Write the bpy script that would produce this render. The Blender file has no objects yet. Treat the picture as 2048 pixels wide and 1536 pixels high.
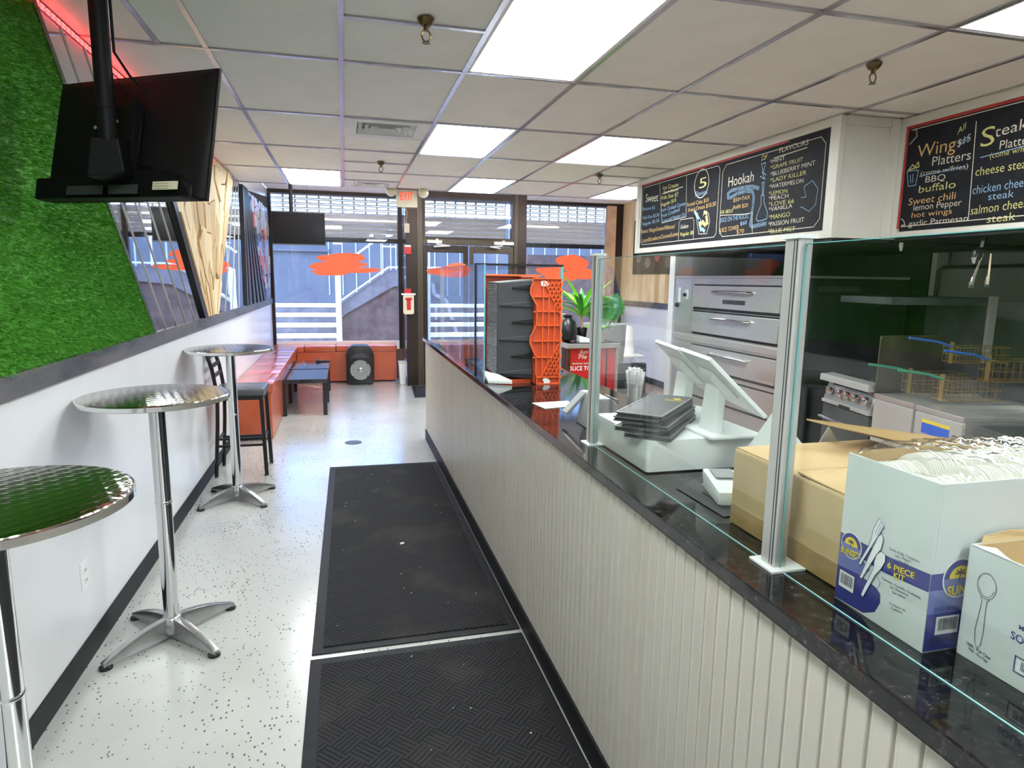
import bpy, bmesh, math, random
import numpy as np
from mathutils import Vector, Matrix
S = bpy.context.scene; COL = S.collection
random.seed(7)
PI = math.pi
# ---------------------------------------------------------------- camera
CAM_H = 1.68; CEIL = 2.727; POCK = 3.03; KZ = 1.077
F_PX, YAW, PITCH, ROLL = 1297.2, 0.25262, 0.15951, 0.01386
cd = bpy.data.cameras.new('camera'); cam = bpy.data.objects.new('camera', cd); COL.objects.link(cam)
cd.sensor_width = 36.0; cd.lens = F_PX * 36.0 / 2048.0; cd.clip_start = 0.02; cd.clip_end = 200
fv = Vector((math.sin(YAW)*math.cos(PITCH), math.cos(YAW)*math.cos(PITCH), -math.sin(PITCH)))
rv = Vector((math.cos(YAW), -math.sin(YAW), 0)); uv = rv.cross(fv)
r2 = rv*math.cos(ROLL) + uv*math.sin(ROLL); u2 = -rv*math.sin(ROLL) + uv*math.cos(ROLL)
cam.matrix_world = Matrix(((r2.x, u2.x, -fv.x, 0), (r2.y, u2.y, -fv.y, 0), (r2.z, u2.z, -fv.z, CAM_H), (0, 0, 0, 1)))
S.camera = cam
# ---------------------------------------------------------------- world, sun, exposure
S.view_settings.view_transform = 'Standard'; S.view_settings.look = 'None'
S.view_settings.gamma = 1.0; S.view_settings.use_curve_mapping = False
S.view_settings.exposure = 0.62
LIGHT_E = 16.0          # ceiling panels
w = bpy.data.worlds.new('sky'); S.world = w; w.use_nodes = True
nt = w.node_tree; nt.nodes.clear()
sky = nt.nodes.new('ShaderNodeTexSky'); sky.sky_type = 'NISHITA'; sky.sun_disc = False
sky.sun_elevation = math.radians(55); sky.sun_rotation = math.radians(200); sky.air_density = 1.0; sky.dust_density = 1.0
bg = nt.nodes.new('ShaderNodeBackground'); bg.inputs['Strength'].default_value = 0.72
out = nt.nodes.new('ShaderNodeOutputWorld')
tint = nt.nodes.new('ShaderNodeMix'); tint.data_type = 'RGBA'; tint.blend_type = 'MULTIPLY'; tint.inputs[0].default_value = 1; tint.inputs[7].default_value = (.62, .80, 1.16, 1)
nt.links.new(sky.outputs[0], tint.inputs[6]); nt.links.new(tint.outputs[2], bg.inputs['Color']); nt.links.new(bg.outputs[0], out.inputs['Surface'])
sl = bpy.data.lights.new('sun', 'SUN'); sl.energy = 5.0; sl.angle = math.radians(0.6); sl.color = (1, .97, .92)
so = bpy.data.objects.new('sun', sl); COL.objects.link(so); so.location = (2, 16, 9)
so.rotation_euler = Vector((0.25, -0.35, -1.0)).to_track_quat('-Z', 'Y').to_euler()

# ---------------------------------------------------------------- materials
def nodes(name):
    m = bpy.data.materials.new(name); m.use_nodes = True
    return m, m.node_tree, m.node_tree.nodes['Principled BSDF']
def noise(t, scale, detail=3, vec=None, rough=.5):
    n = t.nodes.new('ShaderNodeTexNoise'); n.inputs['Scale'].default_value = scale; n.inputs['Detail'].default_value = detail
    n.inputs['Roughness'].default_value = rough
    if vec: t.links.new(vec, n.inputs['Vector'])
    return n.outputs['Fac']
def coord(t, kind='Object', scale=(1, 1, 1), rot=(0, 0, 0)):
    c = t.nodes.new('ShaderNodeTexCoord'); mp = t.nodes.new('ShaderNodeMapping')
    mp.inputs['Scale'].default_value = scale; mp.inputs['Rotation'].default_value = rot
    t.links.new(c.outputs[kind], mp.inputs['Vector']); return mp.outputs['Vector']
def ramp(t, fac, stops):
    r = t.nodes.new('ShaderNodeValToRGB'); el = r.color_ramp.elements
    while len(el) < len(stops): el.new(.5)
    for e, (p, c) in zip(el, stops): e.position = p; e.color = (*c[:3], 1)
    t.links.new(fac, r.inputs['Fac']); return r.outputs['Color']
def mth(t, op, a, b=None, c=None):
    n = t.nodes.new('ShaderNodeMath'); n.operation = op
    for i, v in enumerate((a, b, c)):
        if v is None: continue
        if isinstance(v, (int, float)): n.inputs[i].default_value = v
        else: t.links.new(v, n.inputs[i])
    return n.outputs[0]
def mixc(t, fac, a, b):
    n = t.nodes.new('ShaderNodeMix'); n.data_type = 'RGBA'
    if isinstance(fac, (int, float)): n.inputs[0].default_value = fac
    else: t.links.new(fac, n.inputs[0])
    for k, v in ((6, a), (7, b)):
        if isinstance(v, tuple): n.inputs[k].default_value = (*v[:3], 1)
        else: t.links.new(v, n.inputs[k])
    return n.outputs[2]
def bump(t, b, h, s=.3, d=.01):
    n = t.nodes.new('ShaderNodeBump'); n.inputs['Strength'].default_value = s; n.inputs['Distance'].default_value = d
    t.links.new(h, n.inputs['Height']); t.links.new(n.outputs[0], b.inputs['Normal'])
def mat(name, col, rough=.5, metal=0, var=0, vscale=8, bmp=0, bscale=60, emit=None, es=0, coat=0, stretch=(1, 1, 1), spec=.5):
    m, t, b = nodes(name)
    b.inputs['Base Color'].default_value = (*col, 1); b.inputs['Roughness'].default_value = rough; b.inputs['Metallic'].default_value = metal
    b.inputs['Coat Weight'].default_value = coat; b.inputs['Specular IOR Level'].default_value = spec
    if var:
        v = coord(t, scale=stretch); f = noise(t, vscale, 4, v)
        lo = tuple(max(0, c*(1-var)) for c in col); hi = tuple(min(1, c*(1+var)) for c in col)
        t.links.new(ramp(t, f, [(.3, lo), (.7, hi)]), b.inputs['Base Color'])
    if bmp: bump(t, b, noise(t, bscale, 3, coord(t, scale=stretch)), bmp, .005)
    if emit: b.inputs['Emission Color'].default_value = (*emit, 1); b.inputs['Emission Strength'].default_value = es
    m.diffuse_color = (*col, 1); return m
M = {}
M['white_wall'] = mat('white_wall_paint', (.76, .76, .78), .28, var=.03, vscale=3, bmp=.03, bscale=40)
M['white_panel'] = mat('white_board_paint', (.66, .64, .58), .42, var=.04, vscale=5)
M['bead'] = mat('bead_board_paint', (.60, .56, .495), .38, var=.02, vscale=3, stretch=(2, 2, .6))
M['bead_b'] = mat('bead_board_aged_paint', (.59, .545, .475), .4, var=.035, vscale=5, stretch=(3, 3, .6))
M['tv'] = mat('matt_black_plastic', (.007, .007, .008), .5, spec=.12)
M['steel_mid'] = mat('worn_stainless', (.42, .42, .40), .32, .75, var=.08, vscale=4)
M['stain'] = mat('groove_yellowed_paint', (.58, .51, .41), .6, var=.2, vscale=6)
M['black_rub'] = mat('black_vinyl', (.010, .010, .013), .55, var=.3, vscale=20, spec=.3)
M['black'] = mat('black_plastic', (.012, .012, .013), .3)
M['black_sat'] = mat('black_satin_metal', (.016, .016, .018), .35, .3)
M['dark_gray'] = mat('dark_grey_plastic', (.045, .048, .055), .42, var=.1)
M['mid_gray'] = mat('mid_grey_plastic', (.25, .26, .26), .4)
M['slate'] = None
M['chrome'] = mat('chrome', (.72, .73, .74), .09, 1)
M['alu'] = mat('satin_aluminium', (.56, .555, .54), .38, .45)
M['cast'] = mat('polished_cast_aluminium', (.44, .44, .44), .27, .9, var=.15, vscale=14)
M['steel'] = mat('stainless_steel', (.62, .61, .59), .3, .7, var=.05, vscale=3)
M['steel_dk'] = mat('dull_dark_steel', (.10, .115, .12), .45, .6, var=.25, vscale=5)
M['brown_metal'] = mat('dark_bronze_anodised', (.035, .024, .02), .33, .5, var=.15, vscale=7)
M['brown_metal2'] = mat('olive_bronze_anodised', (.075, .062, .045), .35, .5)
M['orange'] = mat('orange_vinyl', (.50, .095, .035), .28, var=.08, vscale=5, bmp=.12, bscale=9, coat=.5)
M['orange_pl'] = mat('orange_plastic', (.80, .13, .03), .35)
M['orange_dk'] = mat('orange_plastic_recess', (.50, .07, .02), .4)
M['red'] = mat('red_enamel', (.52, .02, .02), .3)
M['red_dull'] = mat('dark_red_panel', (.25, .02, .025), .35)
M['red_paint'] = mat('red_tape', (.42, .03, .03), .5, var=.2, vscale=30)
M['white_pl'] = mat('white_plastic', (.76, .79, .78), .3)
M['cream'] = mat('cream_plastic', (.66, .60, .45), .4)
M['white'] = mat('plain_white', (.8, .8, .8), .45)
M['paper'] = mat('white_card', (.60, .63, .62), .5, var=.04, vscale=10)
M['kraft'] = mat('kraft_cardboard', (.52, .38, .20), .7, var=.08, vscale=9, bmp=.05, bscale=30)
M['kraft_dk'] = mat('kraft_tape_band', (.36, .23, .09), .35, var=.15, vscale=14)
M['kraft_in'] = mat('kraft_inside', (.58, .40, .19), .75, var=.06, vscale=9)
M['navy'] = mat('blue_print', (.035, .04, .22), .45, var=.1, vscale=9)
M['violet'] = mat('lilac_print', (.16, .18, .42), .45)
M['yellow'] = mat('yellow_print', (.80, .60, .03), .5)
M['ink'] = mat('dark_ink', (.03, .03, .06), .5)
M['chalk_w'] = mat('chalk_white', (.66, .62, .52), .8, var=.25, vscale=120)
M['chalk_y'] = mat('chalk_yellow', (.62, .58, .22), .8, var=.25, vscale=120)
M['chalk_b'] = mat('chalk_blue', (.26, .42, .62), .8, var=.25, vscale=120)
M['chalk_o'] = mat('chalk_orange', (.66, .42, .18), .8, var=.25, vscale=120)
M['board'] = mat('blackboard', (.012, .013, .018), .7, var=.25, vscale=14, spec=.25)
M['seat'] = mat('grey_vinyl_seat', (.10, .10, .11), .3)
M['ctile'] = mat('ceiling_tile', (.88, .855, .83), .85, var=.03, vscale=5)
M['tee'] = mat('ceiling_tee_metal', (.50, .49, .55), .24, .85)
M['lamp'] = mat('lamp_diffuser', (.9, .9, .9), .4, emit=(.93, 1.0, 1.0), es=LIGHT_E)
M['led'] = mat('red_led', (.8, .02, .02), .4, emit=(1, .03, .03), es=9)
M['lens'] = mat('amber_lens', (.7, .6, .45), .15)
M['exit_red'] = mat('exit_red', (.8, .03, .01), .4, emit=(1, .05, .02), es=1.2)
M['brass'] = mat('old_brass', (.16, .11, .05), .3, .9)
M['chip_a'] = mat('pine_light', (.82, .64, .39), .6, var=.14, vscale=7, stretch=(3, 3, .5))
M['chip_b'] = mat('pine_mid', (.74, .54, .30), .6, var=.16, vscale=7, stretch=(3, 3, .5))
M['chip_c'] = mat('pine_dark', (.60, .41, .21), .65, var=.2, vscale=7, stretch=(3, 3, .5))
M['gap'] = mat('dark_backing', (.05, .03, .02), .8)
M['green_a'] = mat('leaf_light', (.30, .72, .05), .4, var=.2, vscale=10)
M['green_b'] = mat('leaf_dark', (.05, .28, .05), .35, var=.3, vscale=10)
M['pot_gray'] = mat('grey_pot', (.30, .31, .30), .6)
M['kwall'] = mat('kitchen_wall_steel', (.34, .37, .35), .5, .2, var=.12, vscale=2)
M['dark_metal'] = mat('dark_kitchen_metal', (.03, .036, .038), .5, .4, var=.3, vscale=4)  # dark metal; on the oven side it paints in the shadow
M['siding'] = mat('blue_painted_wall', (.125, .125, .135), .6, var=.12, vscale=2)
M['siding_ln'] = mat('pale_wall_seam', (.5, .55, .62), .6)
M['stone'] = mat('brown_stucco_wall', (.15, .095, .075), .85, var=.3, vscale=6, bmp=.3, bscale=30)
M['concrete'] = mat('grey_concrete', (.20, .18, .18), .85, var=.25, vscale=5)
M['white_ext'] = mat('white_exterior_paint', (.80, .80, .80), .55, var=.05, vscale=6)
M['peach'] = mat('weathered_board', (.62, .42, .28), .7, var=.2, vscale=6)
M['shutter'] = mat('galvanised_slat', (.85, .82, .78), .6, .0)
M['screen'] = mat('dark_screen', (.010, .009, .010), .12, spec=.12)
M['wood_tab'] = mat('dark_wood_veneer', (.018, .015, .017), .12, coat=.5)
M['decal'] = mat('orange_red_decal', (.85, .13, .045), .5, emit=(1, .16, .06), es=.3, var=.15, vscale=6)  # weak emission added so the flat decals glow, though they are no lamps
M['tape'] = mat('white_torn_sticker', (.75, .72, .70), .6)

def glass_mat(name, tint, f0=.04, rough=.0, extra=0.0):
    m, t, b = nodes(name); t.nodes.remove(b); o = t.nodes['Material Output']
    tr = t.nodes.new('ShaderNodeBsdfTransparent'); tr.inputs[0].default_value = (*tint, 1)
    gl = t.nodes.new('ShaderNodeBsdfGlossy'); gl.inputs['Roughness'].default_value = rough
    ge = t.nodes.new('ShaderNodeNewGeometry'); dp = t.nodes.new('ShaderNodeVectorMath'); dp.operation = 'DOT_PRODUCT'
    t.links.new(ge.outputs['Normal'], dp.inputs[0]); t.links.new(ge.outputs['Incoming'], dp.inputs[1])
    om = mth(t, 'SUBTRACT', 1.0, mth(t, 'MINIMUM', mth(t, 'ABSOLUTE', dp.outputs['Value']), 1.0))
    f = mth(t, 'MINIMUM', mth(t, 'ADD', mth(t, 'MULTIPLY', mth(t, 'POWER', om, 5.0), .9), f0+extra), 1.0)
    mx = t.nodes.new('ShaderNodeMixShader'); t.links.new(f, mx.inputs[0]); t.links.new(tr.outputs[0], mx.inputs[1]); t.links.new(gl.outputs[0], mx.inputs[2])
    t.links.new(mx.outputs[0], o.inputs['Surface']); return m
M['glass'] = glass_mat('clear_glass', (.96, .98, .97))
M['glass_edge_b'] = mat('glass_cut_edge_bright', (.42, .80, .82), .1)
M['glass_edge'] = mat('glass_cut_edge', (.16, .46, .47), .08, spec=.8)
M['glass_win'] = glass_mat('window_glass', (.96, .98, 1.0))
M['film'] = glass_mat('clear_wrap', (.97, .97, .97), rough=.08, extra=.08)

def floor_mat():
    m, t, b = nodes('speckled_vinyl_floor'); v = coord(t)
    vo = t.nodes.new('ShaderNodeTexVoronoi'); vo.inputs['Scale'].default_value = 52
    vs = coord(t, scale=(1, .62, 1)); t.links.new(vs, vo.inputs['Vector'])
    clus = noise(t, 2.2, 2, v)
    thr = mth(t, 'MULTIPLY', clus, .38)
    sp = mth(t, 'LESS_THAN', vo.outputs['Distance'], thr)
    sep = t.nodes.new('ShaderNodeSeparateColor'); t.links.new(vo.outputs['Color'], sep.inputs[0])
    sp = mth(t, 'MULTIPLY', sp, mth(t, 'GREATER_THAN', sep.outputs[0], .25))
    base = ramp(t, noise(t, 1.6, 4, v), [(.3, (.48, .48, .455)), (.7, (.57, .57, .55))])
    scr = mth(t, 'GREATER_THAN', noise(t, 5, 8, coord(t, scale=(1, 4, 1), rot=(0, 0, .5)), .75), .68)
    c1 = mixc(t, mth(t, 'MULTIPLY', scr, .35), base, (.36, .34, .29))
    t.links.new(mixc(t, sp, c1, (.12, .12, .11)), b.inputs['Base Color'])
    b.inputs['Roughness'].default_value = .24; b.inputs['Coat Weight'].default_value = .8; b.inputs['Coat Roughness'].default_value = .17
    bump(t, b, noise(t, 6, 3, v), .06, .004); return m
M['floor'] = floor_mat()
def kfloor_mat():
    m, t, b = nodes('brown_mosaic_floor'); br = t.nodes.new('ShaderNodeTexBrick'); t.links.new(coord(t), br.inputs['Vector'])
    br.inputs['Scale'].default_value = 9; br.inputs['Color1'].default_value = (.50, .36, .24, 1); br.inputs['Color2'].default_value = (.34, .22, .14, 1)
    br.inputs['Mortar'].default_value = (.09, .05, .04, 1); br.inputs['Mortar Size'].default_value = .03
    t.links.new(br.outputs[0], b.inputs['Base Color']); b.inputs['Roughness'].default_value = .35; return m
M['kfloor'] = kfloor_mat()
def granite_mat():
    m, t, b = nodes('black_granite'); v = coord(t)
    n1 = ramp(t, noise(t, 55, 6, v, .7), [(.50, (.006, .006, .007)), (.62, (.03, .028, .03)), (.78, (.16, .15, .15))])
    n2 = mth(t, 'GREATER_THAN', noise(t, 9, 6, coord(t, scale=(1, 2.4, 1), rot=(0, 0, .3)), .7), .64)
    t.links.new(mixc(t, mth(t, 'MULTIPLY', n2, .5), n1, (.07, .03, .02)), b.inputs['Base Color'])
    b.inputs['Roughness'].default_value = .07; b.inputs['Specular IOR Level'].default_value = .55
    return m
M['granite'] = granite_mat()
def slate_mat():
    m, t, b = nodes('slate_trim'); v = coord(t, scale=(1, .6, 3))
    t.links.new(ramp(t, noise(t, 3.2, 6, v, .6), [(.35, (.03, .03, .036)), (.52, (.10, .10, .11)), (.7, (.16, .12, .11))]), b.inputs['Base Color'])
    b.inputs['Roughness'].default_value = .42; bump(t, b, noise(t, 14, 4, v), .2, .004); return m
M['slate'] = slate_mat()
def mat_rug():
    m, t, b = nodes('ribbed_mat_pile'); v = coord(t, scale=(1, 1, 1), rot=(0, 0, PI/4))
    s = t.nodes.new('ShaderNodeSeparateXYZ'); t.links.new(v, s.inputs[0]); X, Y = s.outputs[0], s.outputs[1]
    k = 11.0
    cx = mth(t, 'FLOOR', mth(t, 'MULTIPLY', X, k)); cy = mth(t, 'FLOOR', mth(t, 'MULTIPLY', Y, k))
    par = mth(t, 'MODULO', mth(t, 'ABSOLUTE', mth(t, 'ADD', cx, cy)), 2.0)
    wa = mth(t, 'SINE', mth(t, 'MULTIPLY', X, k*2*PI*5)); wb = mth(t, 'SINE', mth(t, 'MULTIPLY', Y, k*2*PI*5))
    n = t.nodes.new('ShaderNodeMix'); t.links.new(par, n.inputs[0]); t.links.new(wa, n.inputs[2]); t.links.new(wb, n.inputs[3])
    h = n.outputs[0]
    hh = mth(t, 'MULTIPLY_ADD', h, .5, .5)
    c = ramp(t, hh, [(.1, (.013, .013, .015)), (.9, (.034, .033, .036))])
    dust = ramp(t, noise(t, 2.3, 5, coord(t)), [(.5, (0, 0, 0)), (.8, (.035, .033, .022))])
    ad = t.nodes.new('ShaderNodeMix'); ad.data_type = 'RGBA'; ad.blend_type = 'ADD'; ad.inputs[0].default_value = 1
    t.links.new(c, ad.inputs[6]); t.links.new(dust, ad.inputs[7])
    fl = mth(t, 'GREATER_THAN', noise(t, 45, 2, coord(t)), .80)
    t.links.new(mixc(t, fl, ad.outputs[2], (.2, .2, .19)), b.inputs['Base Color'])
    b.inputs['Roughness'].default_value = .85; b.inputs['Specular IOR Level'].default_value = .2; bump(t, b, h, .5, .003); return m
M['rug'] = mat_rug()
def tabletop_mat():
    m, t, b = nodes('swirl_polished_metal')
    c = t.nodes.new('ShaderNodeTexCoord'); s = t.nodes.new('ShaderNodeSeparateXYZ'); t.links.new(c.outputs['Object'], s.inputs[0])
    k = 26.0
    row = mth(t, 'FLOOR', mth(t, 'MULTIPLY', s.outputs[1], k)); off = mth(t, 'MULTIPLY', mth(t, 'MODULO', mth(t, 'ABSOLUTE', row), 2.0), .5)
    fx = mth(t, 'SUBTRACT', mth(t, 'FRACT', mth(t, 'ADD', mth(t, 'MULTIPLY', s.outputs[0], k), off)), .5); fy = mth(t, 'SUBTRACT', mth(t, 'FRACT', mth(t, 'MULTIPLY', s.outputs[1], k)), .5)
    d = mth(t, 'SQRT', mth(t, 'ADD', mth(t, 'MULTIPLY', fx, fx), mth(t, 'MULTIPLY', fy, fy)))
    ang = mth(t, 'ARCTAN2', fy, fx)
    h = mth(t, 'ADD', mth(t, 'MULTIPLY', mth(t, 'SINE', mth(t, 'ADD', ang, mth(t, 'MULTIPLY', d, 9.0))), .5), mth(t, 'MULTIPLY', d, 1.2))
    b.inputs['Base Color'].default_value = (.40, .38, .31, 1); b.inputs['Metallic'].default_value = 1; b.inputs['Roughness'].default_value = .13
    bump(t, b, h, .2, .003); return m
M['swirl'] = tabletop_mat()
def mirror_mat():
    m, t, b = nodes('mirror'); b.inputs['Base Color'].default_value = (.70, .72, .74, 1); b.inputs['Metallic'].default_value = 1; b.inputs['Roughness'].default_value = .015
    bump(t, b, noise(t, 3, 1, coord(t)), .05, .004); return m
M['mirror'] = mirror_mat()
def turf_mat():
    m, t, b = nodes('artificial_grass'); v = coord(t)
    t.links.new(ramp(t, noise(t, 60, 3, v), [(.3, (.03, .15, .008)), (.55, (.075, .33, .018)), (.75, (.17, .50, .045))]), b.inputs['Base Color'])
    b.inputs['Roughness'].default_value = .55; return m
M['turf'] = turf_mat()

# ---------------------------------------------------------------- mesh helpers
class MB:
    def __init__(s): s.v = []; s.f = []
    def add(s, vs, fs):
        o = len(s.v); s.v += [tuple(p) for p in vs]; s.f += [tuple(i+o for i in f) for f in fs]; return s
    def box(s, x0, y0, z0, x1, y1, z1):
        return s.add([(x0, y0, z0), (x1, y0, z0), (x1, y1, z0), (x0, y1, z0), (x0, y0, z1), (x1, y0, z1), (x1, y1, z1), (x0, y1, z1)],
                     [(0, 3, 2, 1), (4, 5, 6, 7), (0, 1, 5, 4), (1, 2, 6, 5), (2, 3, 7, 6), (3, 0, 4, 7)])
    def hexa(s, p8):   # bottom 4 ccw then top 4
        return s.add(p8, [(0, 3, 2, 1), (4, 5, 6, 7), (0, 1, 5, 4), (1, 2, 6, 5), (2, 3, 7, 6), (3, 0, 4, 7)])
    def prism(s, pts, vec):   # polygon of 3d points extruded along vec
        n = len(pts); p = [Vector(a) for a in pts]; v = Vector(vec); vs = p + [a+v for a in p]
        return s.add(vs, [tuple(range(n-1, -1, -1)), tuple(range(n, 2*n))] + [(i, (i+1) % n, (i+1) % n+n, i+n) for i in range(n)])
    def bar(s, a, b, w, h=None, up=(0, 0, 1)):
        a = Vector(a); b = Vector(b); h = h or w; d = (b-a).normalized(); u = Vector(up)
        if abs(d.dot(u)) > .95: u = Vector((1, 0, 0)) if abs(d.x) < .9 else Vector((0, 1, 0))
        x = d.cross(u).normalized(); y = x.cross(d).normalized(); x *= w/2; y *= h/2
        return s.hexa([a-x-y, a+x-y, a+x+y, a-x+y, b-x-y, b+x-y, b+x+y, b-x+y])
    def tube(s, pts, r, n=10, cap=True):
        pts = [Vector(p) for p in pts]; rr = r if isinstance(r, (list, tuple)) else [r]*len(pts); vs = []; fs = []
        px = None
        for i, p in enumerate(pts):
            d = (pts[min(i+1, len(pts)-1)] - pts[max(i-1, 0)]).normalized()
            if px is None:
                u = Vector((0, 0, 1)) if abs(d.z) < .9 else Vector((1, 0, 0)); px = d.cross(u).normalized()
            else: px = (px - d*px.dot(d)).normalized()
            py = d.cross(px)
            for k in range(n):
                a = 2*PI*k/n; vs.append(p + (px*math.cos(a)+py*math.sin(a))*rr[i])
        for i in range(len(pts)-1):
            for k in range(n): fs.append((i*n+k, i*n+(k+1) % n, (i+1)*n+(k+1) % n, (i+1)*n+k))
        if cap: fs += [tuple(range(n-1, -1, -1)), tuple(range((len(pts)-1)*n, len(pts)*n))]
        return s.add(vs, fs)
    def lathe(s, prof, c=(0, 0, 0), n=32, axis='Z'):
        vs = []; fs = []; m = len(prof)
        for (r, z) in prof:
            for k in range(n):
                a = 2*PI*k/n; x, y = r*math.cos(a), r*math.sin(a)
                p = (x, y, z) if axis == 'Z' else ((x, z, y) if axis == 'Y' else (z, x, y))
                vs.append((p[0]+c[0], p[1]+c[1], p[2]+c[2]))
        for i in range(m-1):
            for k in range(n): fs.append((i*n+k, i*n+(k+1) % n, (i+1)*n+(k+1) % n, (i+1)*n+k))
        fs += [tuple(range(n-1, -1, -1)), tuple(range((m-1)*n, m*n))]
        return s.add(vs, fs)
    def rbox(s, x0, y0, z0, x1, y1, z1, r=.01, axis='Z', seg=4):   # rounded in plan across an axis
        P = []
        a0, a1, b0, b1, c0, c1 = {'Z': (x0, x1, y0, y1, z0, z1), 'Y': (x0, x1, z0, z1, y0, y1), 'X': (y0, y1, z0, z1, x0, x1)}[axis]
        for (cx, cy, st) in ((a1-r, b1-r, 0), (a0+r, b1-r, 1), (a0+r, b0+r, 2), (a1-r, b0+r, 3)):
            for k in range(seg+1):
                t = (st + k/seg)*PI/2; P.append((cx+r*math.cos(t), cy+r*math.sin(t)))
        f = {'Z': lambda a, b, c: (a, b, c), 'Y': lambda a, b, c: (a, c, b), 'X': lambda a, b, c: (c, a, b)}[axis]
        base = [f(a, b, c0) for a, b in P]; v = Vector(f(0, 0, c1-c0)); return s.prism(base, v)
WORLD = {}
def thing(name, label, cat, loc=(0, 0, 0), rotz=0, group=None, world=True):
    o = bpy.data.objects.new(name, None); COL.objects.link(o); o.location = loc; o.rotation_euler = (0, 0, rotz)
    o.empty_display_size = .1; o['label'] = label; o['category'] = cat
    if group: o['group'] = group
    WORLD[o.name] = Vector(loc) if world else Vector((0, 0, 0)); return o
def obj(name, mb, m, parent=None, bevel=0, smooth=False, label=None, stuff=False, angle=40, recalc=True):
    off = WORLD.get(parent.name, Vector((0, 0, 0))) if parent else Vector((0, 0, 0))
    me = bpy.data.meshes.new(name); me.from_pydata([(x-off.x, y-off.y, z-off.z) for x, y, z in mb.v], [], mb.f)
    ms = m if isinstance(m, (list, tuple)) else [m]
    for k in ms: me.materials.append(M[k] if isinstance(k, str) else k)
    if recalc:
        bm = bmesh.new(); bm.from_mesh(me); bmesh.ops.recalc_face_normals(bm, faces=bm.faces)
        if bevel: bmesh.ops.bevel(bm, geom=[e for e in bm.edges if e.is_manifold and e.calc_face_angle(0) > .6], offset=bevel, segments=2, profile=.6, affect='EDGES', clamp_overlap=True)
        bm.to_mesh(me); bm.free()
    if smooth:
        me.polygons.foreach_set('use_smooth', [True]*len(me.polygons))
        try: me.set_sharp_from_angle(angle=math.radians(angle))
        except Exception: pass
    o = bpy.data.objects.new(name, me); COL.objects.link(o)
    if parent: o.parent = parent; WORLD[o.name] = off
    if label: o['label'] = label
    if stuff: o['kind'] = 'stuff'
    return o
def struct(name, mb, m, label=None, parent=None, **k):
    o = obj(name, mb, m, parent, **k)
    if not parent: o['kind'] = 'structure'
    if label: o['label'] = label
    return o
def sthing(name, label, loc=(0, 0, 0)):
    o = bpy.data.objects.new(name, None); COL.objects.link(o); o.location = loc; o['kind'] = 'structure'; o['label'] = label
    WORLD[o.name] = Vector(loc); return o
def tag(o, label, cat, group=None):
    o['label'] = label; o['category'] = cat
    if group: o['group'] = group
    return o
def inst(o, parent, loc=None):
    c = o.copy(); COL.objects.link(c); c.parent = parent
    if loc is not None: c.location = loc
    return c
def dup(root, loc, rotz, label):
    r = root.copy(); COL.objects.link(r); r.location = loc; r.rotation_euler = (0, 0, rotz); r['label'] = label
    for ch in list(root.children):
        c = ch.copy(); COL.objects.link(c); c.parent = r
        for g in list(ch.children):
            d = g.copy(); COL.objects.link(d); d.parent = c
    WORLD[r.name] = Vector(loc); return r
# flat print on a plane: origin, right, up, outward
class Face:
    def __init__(s, o, r, u): s.o = Vector(o); s.r = Vector(r); s.u = Vector(u); s.n = s.r.cross(s.u)
    def p(s, a, b, h=0): return s.o + s.r*a + s.u*b + s.n*h
def FX(x): return Face((x, 0, 0), (0, -1, 0), (0, 0, 1))      # plane facing -x, a = -y, b = z
def FY(y): return Face((0, y, 0), (1, 0, 0), (0, 0, 1))       # plane facing -y, a = x, b = z
def text(face, s, p0, p1, h, m, parent, bold=0, name='lettering', lift=.0015, slant=0, xheight=False):
    c = bpy.data.curves.new('t', 'FONT'); c.body = s; c.size = 1; c.offset = bold; c.resolution_u = 3; c.shear = slant
    to = bpy.data.objects.new('t', c); COL.objects.link(to); dg = bpy.context.evaluated_depsgraph_get()
    me = bpy.data.meshes.new_from_object(to.evaluated_get(dg)); bpy.data.objects.remove(to)
    vs = [v.co.copy() for v in me.vertices]
    x0 = min(v.x for v in vs); x1 = max(v.x for v in vs); y1 = .72
    a = Vector((p0[0], p0[1])); b = Vector((p1[0], p1[1])); d = b-a
    off = WORLD.get(parent.name, Vector((0, 0, 0)))
    for i, v in enumerate(vs):
        k = (v.x-x0)/(x1-x0); q = a + d*k; pt = face.p(q.x, q.y + v.y/y1*h, lift) - off; me.vertices[i].co = pt
    me.name = name; me.materials.append(M[m])
    o = bpy.data.objects.new(name, me); COL.objects.link(o); o.parent = parent; WORLD[o.name] = off; return o
def ribbon(mb, face, pts, w, lift=.0015):
    for (a, b) in zip(pts[:-1], pts[1:]):
        A = Vector(a); B = Vector(b); d = B-A
        if d.length < 1e-6: continue
        n = Vector((-d.y, d.x)).normalized()*w/2; A2 = A - d.normalized()*w*.3; B2 = B + d.normalized()*w*.3
        mb.add([face.p(*(A2-n), lift), face.p(*(B2-n), lift), face.p(*(B2+n), lift), face.p(*(A2+n), lift)], [(0, 1, 2, 3)])
def patch(mb, face, pts, lift=.001):
    mb.add([face.p(x, y, lift) for x, y in pts], [tuple(range(len(pts)))])
def disc(cx, cy, rx, ry, n=28, a0=0, a1=2*PI): return [(cx+rx*math.cos(a0+(a1-a0)*k/n), cy+ry*math.sin(a0+(a1-a0)*k/n)) for k in range(n if a1-a0 > 6.2 else n+1)]
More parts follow.
